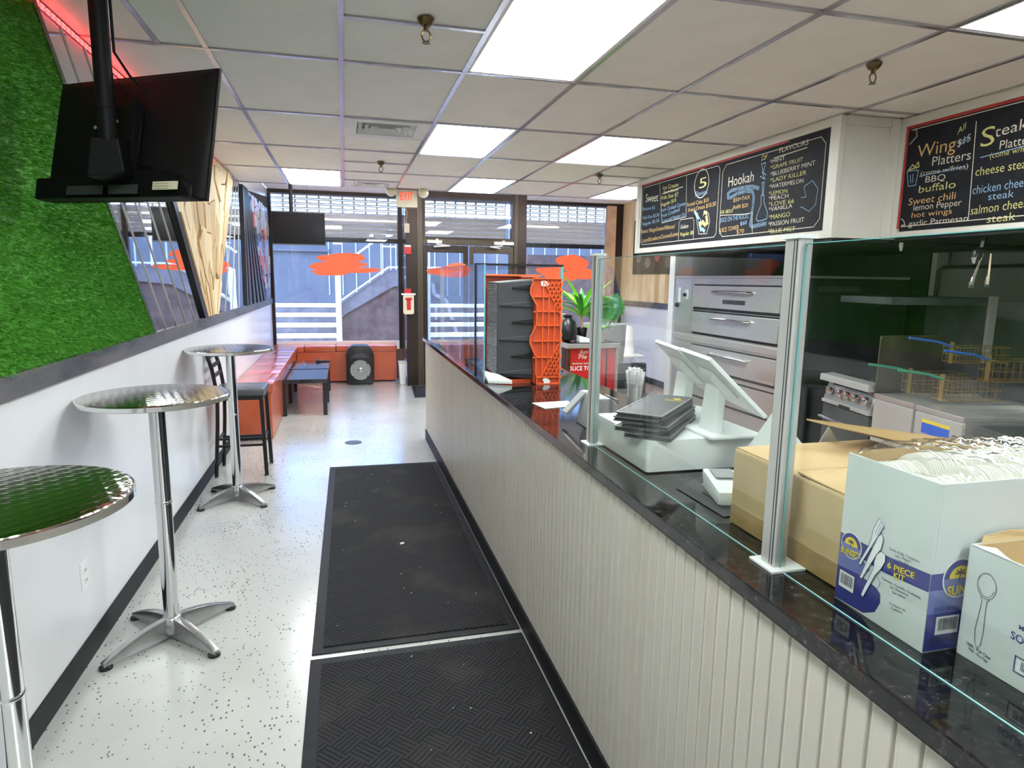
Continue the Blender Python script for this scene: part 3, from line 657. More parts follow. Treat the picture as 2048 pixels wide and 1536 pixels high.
# wall outlet
t = thing('wall_outlet', 'white double socket outlet low on the left wall', 'outlet', (WX, 3.03, .38))
obj('plate', MB().box(WX, 2.99, .325, WX+.006, 3.07, .445), 'white', t, bevel=.002)
for z in (.362, .408):
    s_ = obj('socket', MB().rbox(WX+.006, 3.013, z-.016, WX+.009, 3.047, z+.016, .012, 'X'), 'white_pl', t)
    obj('slots', MB().box(WX+.009, 3.022, z-.004, WX+.0098, 3.025, z+.006).box(WX+.009, 3.034, z-.004, WX+.0098, 3.037, z+.006), 'black', s_)
# ================================================================ BAR TABLES
def bar_table(loc, rot, label):
    t = thing('bar_table', label, 'table', loc, rot, 'round metal bar tables along the left wall', world=False)
    obj('tabletop', MB().lathe([(.02, 1.128), (.288, 1.128), (.298, 1.131), (.302, 1.138), (.302, 1.150), (.297, 1.156), (.288, 1.1575), (.02, 1.1575)], n=64), 'swirl', t, smooth=True, angle=30)
    obj('rim_band', MB().lathe([(.3025, 1.133), (.3045, 1.134), (.3045, 1.152), (.3025, 1.153)], n=64), 'chrome', t, smooth=True)
    p = obj('pole', MB().lathe([(.034, .10), (.034, 1.10), (.045, 1.118), (.09, 1.128)], n=28), 'chrome', t, smooth=True, angle=50)
    obj('collar', MB().lathe([(.0345, .655), (.036, .658), (.036, .664), (.0345, .667)], n=28), 'chrome', p, smooth=True)
    obj('hub', MB().lathe([(.05, .035), (.055, .07), (.04, .105), (.031, .112)], n=20), 'cast', t, smooth=True)
    for k in range(4):
        a = k*PI/2; d = Vector((math.cos(a), math.sin(a), 0)); s_ = Vector((-math.sin(a), math.cos(a), 0)); m = MB(); n = 9; ring = []
        for i in range(n):
            u = i/(n-1); r = .02+.30*u; top = .105-.075*u**1.15+.012*math.sin(PI*u); bot = max(top-(.075*(1-u)+.026), .018) if u < 1 else top-.022
            wt = .018-.003*u; wb = .028-.012*u
            ring.append([d*r-s_*wb+Vector((0, 0, bot)), d*r+s_*wb+Vector((0, 0, bot)), d*r+s_*wt+Vector((0, 0, top)), d*r-s_*wt+Vector((0, 0, top))])
        vs = [p_ for q in ring for p_ in q]; fs = [(3, 2, 1, 0), tuple(range(4*(n-1), 4*n))]
        for i in range(n-1):
            for j in range(4): fs.append((i*4+j, i*4+(j+1) % 4, (i+1)*4+(j+1) % 4, (i+1)*4+j))
        m.add(vs, fs); lg = obj('leg', m, 'cast', t, bevel=.003, smooth=True)
        c = d*.305; obj('foot', MB().tube([c+Vector((0, 0, .030)), c+Vector((0, 0, .014))], .009, 8).lathe([(.026, 0), (.028, .004), (.026, .012), (.015, .016)], c=(c.x, c.y, 0), n=16), 'black', lg, smooth=True)
    return t
T0 = bar_table((-.822, 3.13, 0), math.radians(45), 'round bar table with patterned metal top, middle of the row of three')
dup(T0, (-.825, 5.11, 0), math.radians(43), 'round bar table beside the black stool, farthest of the row of three')
dup(T0, (-.822, 1.70, 0), math.radians(52), 'round bar table at the left picture edge, its top reflecting the grass')
# ---------------------------------------------------------------- stool (local: +x front)
t = thing('bar_stool', 'black metal bar stool with grey padded seat and ladder back', 'stool', (-.885, 5.88, 0), 0, world=False)
for sx, sy in ((1, 1), (1, -1)):
    obj('leg', MB().bar((sx*.205, sy*.185, .005), (sx*.185, sy*.175, .70), .031, .031, up=(0, 1, 0)), 'black_sat', t, bevel=.003)
for sy in (1, -1):
    obj('leg', MB().tube([(-.195, sy*.18, .01), (-.165, sy*.17, .45), (-.155, sy*.165, .70), (-.185, sy*.165, .92), (-.225, sy*.16, 1.06)], .016, 8), 'black_sat', t, smooth=True, label='back leg running up into the backrest post')
obj('seat', MB().rbox(-.19, -.205, .695, .215, .205, .75, .03), 'seat', t, bevel=.018, smooth=True)
obj('seat_frame', MB().box(-.18, -.19, .66, .20, .19, .70), 'black_sat', t)
for z in (.86, .94, 1.02):
    x_ = -.165-(z-.80)*.19; obj('back_rail', MB().box(x_-.008, -.16, z-.016, x_+.008, .16, z+.016), 'black_sat', t)
for (a, b_) in (((-.18, -.175, .27), (.185, -.175, .27)), ((-.18, .175, .27), (.185, .175, .27)), ((.186, -.175, .31), (.186, .175, .31)), ((-.18, -.175, .31), (-.18, .175, .31)), ((-.18, -.175, .33), (.185, -.175, .33))):
    obj('stretcher', MB().bar(a, b_, .018), 'black_sat', t)
for sx, sy in ((1, 1), (1, -1), (-1, 1), (-1, -1)): obj('foot', MB().box(sx*.196-.014, sy*.18-.014, 0, sx*.196+.014, sy*.18+.014, .012), 'mid_gray', t)
# ---------------------------------------------------------------- bench
t = thing('corner_bench', 'orange vinyl corner bench along the wall and the window', 'bench', (-.9, 9, 0))
def pads(x0, y0, x1, y1, n, along):
    for k in range(n):
        if along == 'y': a = (x0, y0+(y1-y0)*k/n+.003, x1, y0+(y1-y0)*(k+1)/n-.003)
        else: a = (x0+(x1-x0)*k/n+.003, y0, x0+(x1-x0)*(k+1)/n-.003, y1)
        obj('seat_pad', MB().box(a[0], a[1], .50, a[2], a[3], .595), 'orange', t, bevel=.018, smooth=True)
obj('front_panel', MB().box(WX+.01, 6.98, .02, -.755, 10.72, .50), 'orange', t, bevel=.012)
obj('front_panel', MB().box(-.755, 10.72, .02, .80, YS-.07, .50), 'orange', t, bevel=.012)
pads(WX+.008, 6.96, -.735, 10.70, 5, 'y'); pads(WX+.008, 10.70, .815, YS-.065, 4, 'x')
tag(obj('window_board', MB().box(-1.08, YS-.064, .50, .88, YS-.05, .64), 'white'), 'white board behind the window bench', 'board')
# ---------------------------------------------------------------- low tables
def low_table(y0, label):
    t = thing('low_table', label, 'table', (-.5, y0+.45, 0), 0, 'black low tables in a row before the bench', world=False)
    obj('tabletop', MB().box(-.265, -.45, .40, .265, .45, .45), 'wood_tab', t, bevel=.003)
    for sx in (-1, 1):
        for sy in (-1, 1): obj('leg', MB().box(sx*.2625-.025*(1+sx)+0, sy*.447-.025*(1+sy), 0, sx*.2625-.025*(1+sx)+.05, sy*.447-.025*(1+sy)+.05, .40), 'black', t, bevel=.002)
    return t
L0 = low_table(8.15, 'black low table nearer the bar stool'); dup(L0, (-.5, 9.56, 0), 0, 'black low table nearer the window, with a microphone on it')
# microphone
t = thing('microphone', 'black handheld microphone lying on the far low table', 'microphone', (-.38, 9.9, .475))
obj('body', MB().tube([(-.36, 9.86, .463), (-.22, 9.86, .46)], [.012, .009], 12), 'black', t, smooth=True)
obj('head', MB().tube([(-.43, 9.86, .471), (-.42, 9.86, .471), (-.39, 9.86, .471), (-.36, 9.86, .464)], [.009, .020, .021, .013], 12), 'dark_gray', t, smooth=True)
# speaker
t = thing('loudspeaker', 'black loudspeaker with round woofer standing before the orange bench', 'speaker', (.22, 10.5, 0))
prof = [(.03, 0), (.40, 0), (.43, .06), (.43, .46), (.39, .57), (.33, .615), (.10, .615), (.04, .57), (0, .46), (0, .06)]
obj('cabinet', MB().prism([(x_, 10.42, z_+.01) for x_, z_ in prof], (0, .26, 0)), 'black', t, bevel=.012, smooth=True)
w_ = obj('woofer', MB().lathe([(.155, 0), (.158, -.012), (.145, -.014), (.10, .012), (.05, .02), (.02, .02)], c=(.215, 10.415, .24), n=32, axis='Y'), 'mid_gray', t, smooth=True)
obj('dust_cap', MB().lathe([(.045, .012), (.035, -.004), (.01, -.012)], c=(.215, 10.41, .24), n=20, axis='Y'), 'chrome', w_, smooth=True)
obj('horn', MB().prism([(.06, 10.42, .43), (.37, 10.42, .43), (.27, 10.42, .50), (.16, 10.42, .50)], (0, -.012, 0)), 'dark_gray', t, bevel=.004)
obj('foot', MB().box(.06, 10.46, 0, .38, 10.64, .012), 'black', t)
for k in range(4):
    a = PI/4+k*PI/2; obj('bolt', MB().lathe([(.014, -.02), (.01, -.028)], c=(.215+.152*math.cos(a), 10.42, .24+.152*math.sin(a)), n=8, axis='Y'), 'black', t)
t = thing('waste_bin', 'slim white bin between the orange bench and the door post', 'bin', (.86, 10.45, 0))
obj('body', MB().hexa([(.83, 10.38, 0), (.915, 10.38, 0), (.915, 10.55, 0), (.83, 10.55, 0), (.815, 10.36, .34), (.925, 10.36, .34), (.925, 10.57, .34), (.815, 10.57, .34)]), 'white', t, bevel=.006)
obj('lid', MB().box(.81, 10.35, .34, .93, 10.58, .36), 'cream', t, bevel=.004)
# mats
def mat_obj(label, pts, loc):
    t = thing('floor_mat', label, 'mat', loc)
    cx = sum(p[0] for p in pts)/4; cy = sum(p[1] for p in pts)/4
    inn = []
    for x, y in pts: inn.append((x+(.05 if x < cx else -.05), y+(.05 if y < cy else -.05)))
    obj('border', MB().prism([(x, y, 0) for x, y in pts], (0, 0, .006)), 'black_rub', t, bevel=.002)
    obj('pile', MB().prism([(x, y, .002) for x, y in inn], (0, 0, .009)), 'rug', t); return t
mat_obj('long black ribbed floor mat, the farther of the two in the aisle', [(-.185, 2.812), (.786, 2.822), (.788, 5.81), (-.165, 5.82)], (.29, 4.3, 0))
mat_obj('black ribbed floor mat in the foreground', [(-.185, -.3), (.788, -.3), (.784, 2.786), (-.188, 2.774)], (.29, 1.3, 0))
mat_obj('small dark mat inside the entrance door', [(.93, 9.15), (2.5, 9.15), (2.5, 10.15), (.99, 10.15)], (1.6, 9.6, 0))
t = tag(obj('floor_drain', MB().lathe([(.085, 0), (.085, .003), (.06, .004)], c=(.05, 6.7, 0), n=24), 'steel_dk', smooth=True), 'round floor cleanout cover in the aisle', 'drain')
lt = MB(); rl = random.Random(2)
for k in range(34):
    x, y = rl.uniform(-.1, .7), rl.uniform(.8, 5.6); s_ = rl.uniform(.002, .005); lt.add([(x, y, .0118), (x+s_*2, y+s_*.5, .0118), (x+s_, y+s_*2, .0125)], [(0, 1, 2)])
lt.add([(.30, 3.95, .0118), (.33, 3.96, .0118), (.325, 3.985, .013), (.305, 3.98, .0118)], [(0, 1, 2, 3)])
o = obj('mat_debris', lt, 'tape', recalc=False); tag(o, 'tiny pale crumbs scattered on the black mats', 'crumbs'); o['kind'] = 'stuff'

# ================================================================ COUNTER
CX = .80; CE = .775; CY0, CY1 = -.9, 6.70
t = thing('bar_counter', 'long white beadboard service counter with black kick base', 'counter', (1.1, 3, 0))
obj('body', MB().box(CX+.012, CY0, 0, 1.40, CY1, 1.042), 'stain', t)
obj('end_panel', MB().box(CX, CY1-.001, 0, 1.41, CY1+.018, 1.042), 'white_panel', t)
obj('kick_base', MB().box(CX-.008, CY0, 0, CX+.003, CY1+.02, .105), 'black_rub', t, bevel=.003)
bw = .0492; nb = int((CY1-CY0)/bw)+1; bmesh_ = None
o = obj('board', MB().prism([(0, .0025, 0), (-.0085, .0045, 0), (-.0105, .0060, 0), (-.0105, bw-.0105, 0), (-.0085, bw-.008, 0), (-.0105, bw-.0045, 0), (-.008, bw-.0015, 0), (0, bw-.0012, 0)], (0, 0, .941)), 'bead', None); bA = o.data; bpy.data.objects.remove(o)
bB = bA.copy(); bB.materials.clear(); bB.materials.append(M['bead_b']); rb = random.Random(11)
for k in range(nb):
    o = bpy.data.objects.new('board', bB if rb.random() < .22 else bA); COL.objects.link(o); o.parent = t; o.location = Vector((CX+.0122, CY0+k*bw, .1)) - WORLD[t.name]
t = obj('countertop', MB().box(CE, CY0, 1.042, 1.45, CY1+.06, KZ), 'granite', bevel=.003); tag(t, 'polished black granite countertop running along the bar', 'countertop')
# ---------------------------------------------------------------- glass guard
t = thing('glass_guard', 'tall clear glass sneeze guard with two aluminium posts on the counter', 'glass screen', (.88, 1.7, KZ))
for (y, ww) in ((2.215, .042), (1.142, .046)):
    p = obj('post', MB().rbox(.868, y-ww/2, KZ, .900, y+ww/2, 1.768, .004), 'alu', t)
    obj('groove', MB().box(.8672, y-.0175, KZ+.01, .8682, y-.0145, 1.766).box(.8672, y-.0085, KZ+.01, .8682, y-.0065, 1.766), 'dark_gray', p)
    obj('base_plate', MB().box(.853, y-ww*.9, KZ, .935, y+ww*.9, KZ+.006), 'white_pl', p, bevel=.0015)
    obj('cap', MB().box(.862, y-ww/2-.004, 1.768, .906, y+ww/2+.004, 1.776), 'white_pl', p)
for (a, b_) in ((1.167, 2.192), (-.62, 1.117)):
    g = obj('glass_pane', MB().box(.880, a, KZ+.003, .888, b_, 1.757), 'glass', t)
    obj('pane_edge', MB().box(.8800, a, 1.757, .8882, b_, 1.7585).box(.8800, b_-.001, KZ+.003, .8840, b_+.0002, 1.757).box(.8800, a-.0002, KZ+.003, .8840, a+.001, 1.757), 'glass_edge', g); obj('pane_edge', MB().box(.8793, a, KZ+.0005, .8806, b_, KZ+.0025), 'glass_edge_b', g)
# ---------------------------------------------------------------- display case of glass
t = thing('glass_display_case', 'clear glass display case on the far part of the counter', 'display case', (1.1, 5, KZ))
def pane(x0, y0, z0, x1, y1, z1): return obj('glass_pane', MB().box(x0, y0, z0, x1, y1, z1), 'glass', t)
pane(.790, 4.02, KZ+.002, .796, 6.40, 1.765); pane(.790, 3.74, KZ+.002, .796, 3.99, 1.765); pane(.796, 4.02, 1.765, 1.36, 6.40, 1.771); pane(.796, 6.39, KZ+.002, 1.36, 6.396, 1.765)
obj('frame_edge', MB().box(.786, 3.992, KZ, .800, 4.018, 1.775), 'black_sat', t); obj('frame_edge', MB().box(.786, 3.995, 1.765, 1.36, 4.012, 1.778), 'black_sat', t)
obj('frame_edge', MB().box(1.345, 3.995, KZ, 1.36, 4.012, 1.765), 'glass_edge', t)
obj('glass_edge_strip', MB().box(.7895, 4.02, 1.771, .797, 6.40, 1.7725).box(.7895, 6.395, KZ, .797, 6.4, 1.77).box(.7895, 3.738, KZ, .797, 3.7415, 1.766).box(.7895, 3.74, 1.765, .797, 3.99, 1.7665), 'glass_edge', t)
p = obj('support_post', MB().box(.90, 6.30, KZ, .935, 6.335, 1.765), 'alu', t); obj('base_plate', MB().box(.875, 6.27, KZ, .96, 6.36, KZ+.006), 'alu', p)
obj('shelf_clip', MB().box(.797, 4.015, 1.44, .86, 4.03, 1.452), 'black_sat', t)

# ---------------------------------------------------------------- orange / grey crate on end
t = thing('storage_crate', 'grey tote with orange folding lid standing on end on the counter', 'crate', (1.0, 3.82, KZ))
x0, x1, y0, y1, z0, z1 = .852, 1.075, 3.645, 3.975, 1.10, 1.685
obj('tub', MB().hexa([(x0, y0+.02, z0+.02), (x1, y0, z0), (x1, y1, z0), (x0, y1-.02, z0+.02), (x0, y0+.02, z1-.02), (x1, y0, z1), (x1, y1, z1), (x0, y1-.02, z1-.02)]), 'dark_gray', t, bevel=.008)
base = MB(); rc = random.Random(4)
ny, nz = 9, 46
for j in range(ny):
    for k in range(nz):
        yy_ = y0+.03+j*(y1-y0-.06)/ny; zz_ = z0+.03+k*(z1-z0-.06)/nz; h_ = rc.uniform(.002, .009)
        w2, h2 = (y1-y0-.06)/ny*.9, (z1-z0-.06)/nz*.8; base.add([(x0, yy_, zz_), (x0, yy_+w2, zz_), (x0-h_, yy_+w2*.5, zz_+h2*.5), (x0, yy_+w2, zz_+h2), (x0, yy_, zz_+h2)], [(0, 1, 2), (1, 3, 2), (3, 4, 2), (4, 0, 2)])
obj('textured_base', base, mat('grey_glossy_relief', (.42, .40, .42), .16, .8), t, stuff=True, label='glossy dimpled underside of the tub')
for k in range(6):
    z = z0+.045+k*(z1-z0-.09)/5; xs_ = x0+.012 if k % 2 == 0 else x0+.085
    obj('rib', MB().prism([(xs_, y0+.018-.016*(xs_-x0)/.223, z), (x1-.005, y0+.004, z+.018), (x1-.005, y0+.004, z-.020), (xs_, y0+.018-.016*(xs_-x0)/.223, z-.010)], (0, -.012, 0)), 'black' if k % 2 else 'dark_gray', t, bevel=.003)
# orange flap facing the camera
fy = FY(3.600); out_l = [(1.075, 1.080), (1.213, 1.080), (1.213, 1.688), (1.042, 1.688), (1.042, 1.655), (1.030, 1.635), (1.030, 1.60), (1.068, 1.535), (1.068, 1.425), (1.034, 1.355), (1.030, 1.32), (1.048, 1.28), (1.068, 1.24), (1.068, 1.14), (1.075, 1.12)]
f_ = obj('lid_flap', MB().prism([fy.p(a, z, 0) for a, z in out_l], (0, .006, 0)), 'orange_dk', t)
rbm = MB()
def rb_(a, b_): rbm.bar(fy.p(a[0], a[1], .005), fy.p(b_[0], b_[1], .005), .0055, .013, up=(0, 1, 0))
for a, b_ in zip(out_l, out_l[1:]+out_l[:1]): rb_(a, b_)
for z, xe in ((1.235, 1.16), (1.33, 1.21), (1.42, 1.21), (1.50, 1.21), (1.585, 1.15)): rb_((1.05 if z != 1.42 else 1.075, z), (xe, z))
for x, za, zb in ((1.105, 1.12, 1.68), (1.140, 1.19, 1.61), (1.175, 1.255, 1.55)): rb_((x, za), (x, zb))
rb_((1.075, 1.118), (1.21, 1.118))
for sg, z_c in ((1, 1.672), (-1, 1.130)):
    for k in range(4): q_ = k/4; rb_((1.108+.099*q_, z_c), (1.207, z_c-sg*.182*(1-q_)))
    for k in range(1, 8):
        u_ = k/8; t_ = min(u_, 1-u_); p_ = (1.108+.099*u_, z_c-sg*.182*u_); rb_(p_, (p_[0]+.099*t_, p_[1]+sg*.182*t_))
obj('lattice', rbm, 'orange_pl', f_, recalc=False)
for z in (1.12, 1.17, 1.24, 1.33, 1.365, 1.45, 1.52, 1.56, 1.62, 1.66): obj('hinge_knuckle', MB().rbox(1.213, 3.585, z-.009, 1.224, 3.603, z+.009, .004, 'Y'), 'orange_pl', f_)
for (cx_, cz_) in ((1.112, 1.660), (1.135, 1.095)): patch_m = MB(); patch(patch_m, FY(3.590), blob(fy, cx_, cz_, .022, .018, int(cx_*1000)), .0); obj('torn_sticker', patch_m, 'tape', f_, recalc=False)
obj('lid_flap', MB().box(.845, 3.98, 1.10, 1.20, 3.99, 1.712), 'orange_dk', t, bevel=.003)
obj('lid_flap', MB().box(.845, 3.94, 1.700, 1.20, 3.98, 1.712), 'orange_pl', t, bevel=.003)
obj('rim', MB().box(1.06, 3.61, 1.085, 1.085, 3.98, 1.70), 'orange_dk', t, bevel=.004)
obj('support_foot', MB().box(.86, 3.66, KZ, 1.06, 3.96, 1.10), 'orange_dk', t)
o = obj('white_bag', MB().prism([(.81, 3.9, KZ+.03), (.86, 3.64, KZ+.035), (.93, 3.60, KZ+.01), (.93, 3.60, KZ), (.80, 3.66, KZ)], (0, .0, .022)), 'white_pl', bevel=.008, smooth=True); tag(o, 'folded white plastic bag under the grey tote', 'bag')
# ---------------------------------------------------------------- small things on the counter
t = thing('label_sheet', 'white label sheet with faint red print lying before the orange crate', 'paper', (.98, 2.95, KZ))
obj('sheet', MB().prism([(.885, 3.03, KZ+.0008), (1.08, 3.05, KZ+.0008), (1.065, 2.93, KZ+.0008), (1.03, 2.91, KZ+.0008), (.905, 2.88, KZ+.0008), (.895, 2.95, KZ+.0008)], (0, 0, .002)), 'paper', t)
lm = MB(); fz = Face((0, 0, KZ+.0032), (1, 0, 0), (0, 1, 0))
for k in range(3): ribbon(lm, fz, [(.925+.01*k, 2.925+k*.03), (1.05, 2.94+k*.03)], .007, .0003)
obj('print', lm, 'red_paint', t, recalc=False)
t = thing('receipt_printer', 'grey receipt printer with sloping lid standing left of the first glass post', 'printer', (.98, 2.5, KZ))
obj('body', MB().prism([(.95, 2.42, KZ), (1.08, 2.42, KZ), (1.08, 2.42, KZ+.10), (1.045, 2.42, KZ+.13), (.985, 2.42, KZ+.13)], (0, .17, 0)), 'mid_gray', t, bevel=.012, smooth=True)
obj('lid', MB().prism([(.90, 2.56, KZ+.045), (.985, 2.56, KZ+.133), (1.045, 2.56, KZ+.133), (1.045, 2.56, KZ+.125), (.99, 2.56, KZ+.122), (.91, 2.56, KZ+.035)], (0, .06, 0)), 'mid_gray', t, bevel=.003)
obj('side_panel', MB().box(1.078, 2.44, KZ+.01, 1.084, 2.57, KZ+.12), 'black', t)
t = thing('cash_drawer', 'white box shaped cash drawer under the black menu covers', 'cash drawer', (1.1, 2.03, KZ))
obj('case', MB().rbox(.912, 1.815, KZ+.004, 1.335, 2.25, KZ+.108, .012), 'white_pl', t, bevel=.004, smooth=True)
obj('front_seam', MB().box(1.334, 1.83, KZ+.02, 1.338, 2.23, KZ+.10), 'mid_gray', t)
obj('feet', MB().box(.93, 1.84, KZ, .96, 1.87, KZ+.005).box(1.29, 1.84, KZ, 1.32, 1.87, KZ+.005).box(.93, 2.2, KZ, .96, 2.23, KZ+.005).box(1.29, 2.2, KZ, 1.32, 2.23, KZ+.005), 'black', t)
# menu covers stack
names = ['bottom', 'second from bottom', 'middle', 'second from top', 'topmost']
DZ = KZ+.108
mx, my = 1.030, 1.992
for k in range(5):
    t = thing('menu_cover', ('black padded menu cover, %s of the stack on the white drawer' % names[k]) + (' with gold print' if k == 4 else ''), 'menu', (mx+[.018, .004, .012, -.004, -.002][k], my+[-.008, .006, -.004, .004, 0][k], DZ+.0165*k), math.radians([-41, -46, -42, -45, -43.5][k]), 'black menu covers stacked on the drawer', world=False)
    obj('cover', MB().rbox(-.076, -.20, 0, .076, .20, .0045, .006), 'dark_gray', t, bevel=.0015); obj('cover', MB().rbox(-.076, -.20, .0095, .076, .20, .0140, .006), 'dark_gray', t, bevel=.0015)
    e_ = MB()
    for q in ((-.076, -.20, .076, -.194), (-.076, .194, .076, .20), (-.076, -.194, -.070, .194), (.070, -.194, .076, .194)): e_.box(q[0], q[1], .0138, q[2], q[3], .0152)
    obj('edge_binding', e_, 'mid_gray', t); obj('pages', MB().box(-.071, -.195, .0045, .073, .195, .0095), 'black', t)
    if k == 4:
        g_ = MB(); fz2 = Face((0, 0, .0145), (1, 0, 0), (0, 1, 0)); patch(g_, fz2, disc(.035, .13, .014, .014, 10)); ribbon(g_, fz2, [(.0, .10), (.065, .10)], .006); ribbon(g_, fz2, [(.005, .085), (.06, .085)], .005); obj('gold_print', g_, 'yellow', t, recalc=False)
# POS terminals
def pos(label, o_):
    A = Vector((1.158, 2.10, 1.44))+o_; B = Vector((1.092, 1.79, 1.44))+o_; C = Vector((1.245, 1.70, 1.265))+o_; D = A + (C-B)
    n = (C-B).cross(A-B).normalized(); 
    if n.z < 0: n = -n
    t = thing('pos_terminal', label, 'pos terminal', (1.2+o_.x, 1.9+o_.y, DZ))
    obj('screen_housing', MB().hexa([B, A, D, C, B+n*.014, A+n*.014, D+n*.014, C+n*.014]), 'white_pl', t, bevel=.004)
    q = [B.lerp(D, .04), A.lerp(C, .04), D.lerp(B, .04), C.lerp(A, .04)]
    obj('display', MB().prism([p_+n*.0145 for p_ in q], n*.001), 'screen', t)
    m_ = (A+B+C+D)/4; bk = m_-n*.012
    obj('back_boss', MB().hexa([bk+(B-m_)*.35-n*.01, bk+(A-m_)*.35-n*.01, bk+(D-m_)*.35-n*.01, bk+(C-m_)*.35-n*.01, m_+(B-m_)*.5, m_+(A-m_)*.5, m_+(D-m_)*.5, m_+(C-m_)*.5]), 'white_pl', t, bevel=.008)
    ft = Vector((m_.x-.03, m_.y-.02, DZ+.008))
    obj('stand_column', MB().hexa([ft+Vector((-.02, -.045, 0)), ft+Vector((.015, -.045, 0)), ft+Vector((.015, .045, 0)), ft+Vector((-.02, .045, 0)), bk+Vector((-.015, -.04, 0)), bk+Vector((.02, -.04, 0)), bk+Vector((.02, .04, 0)), bk+Vector((-.015, .04, 0))]), 'white_pl', t, bevel=.006)
    obj('base_plate', MB().rbox(ft.x-.06, ft.y-.10, DZ, ft.x+.13, ft.y+.10, DZ+.010, .02), 'white_pl', t, bevel=.003); return t
pos('white point of sale screen seen from behind, the nearer of two on the drawer', Vector((0, 0, 0)))
pos('white point of sale screen seen from behind, the farther of two', Vector((.055, .30, .0)))
tag(obj('cable', MB().tube([(1.25, 1.72, 1.22), (1.22, 1.69, 1.16), (1.13, 1.68, 1.10), (1.08, 1.69, KZ+.008), (1.02, 1.66, KZ+.008)], .004, 6), 'white_pl', smooth=True), 'white cable hanging from the drawer to the card reader', 'cable')
tag(obj('counter_pad', MB().prism([(.935, 1.66, KZ+.001), (1.1, 1.78, KZ+.001), (1.14, 1.44, KZ+.001), (.94, 1.42, KZ+.001)], (0, 0, .002)), 'dark_gray'), 'thin dark pad on the counter beside the card reader', 'pad')
t = thing('card_reader', 'small white card reader on the counter left of the cardboard box', 'card reader', (1.02, 1.56, KZ))
obj('body', MB().hexa([(.965, 1.49, KZ+.004), (1.05, 1.47, KZ+.004), (1.09, 1.62, KZ+.004), (1.01, 1.645, KZ+.004), (.962, 1.485, KZ+.045), (1.055, 1.465, KZ+.045), (1.095, 1.62, KZ+.065), (1.005, 1.65, KZ+.065)]), 'white_pl', t, bevel=.012, smooth=True)
obj('top_screen', MB().prism([(1.0, 1.56, KZ+.0605), (1.06, 1.545, KZ+.0605), (1.075, 1.61, KZ+.066), (1.015, 1.625, KZ+.066)], (0, 0, .002)), 'mid_gray', t); obj('base', MB().box(.985, 1.50, KZ, 1.06, 1.60, KZ+.006), 'black', t)
# straws
cup = thing('straw_cup', 'clear plastic cup holding white wrapped straws', 'cup', (1.345, 2.84, KZ))
obj('wall', MB().lathe([(.038, 0), (.050, .12), (.0505, .121), (.049, .121), (.037, .003), (.002, .003)], c=(1.345, 2.84, KZ), n=20), 'film', cup, smooth=True)
rs = random.Random(9)
for k in range(24):
    a = rs.uniform(0, 6.28); r_ = rs.uniform(.006, .031); q = 1.0+rs.uniform(.7, 1.5)
    p0 = (1.345+r_*math.cos(a), 2.84+r_*math.sin(a), KZ+.006); p1 = (1.345+r_*q*math.cos(a), 2.84+r_*q*math.sin(a), KZ+.17+rs.uniform(0, .025))
    o = obj('straw', MB().tube([p0, p1], .008, 6), 'white', None); tag(o, 'white paper wrapped straw standing in the clear cup', 'straw', 'wrapped straws in the cup')
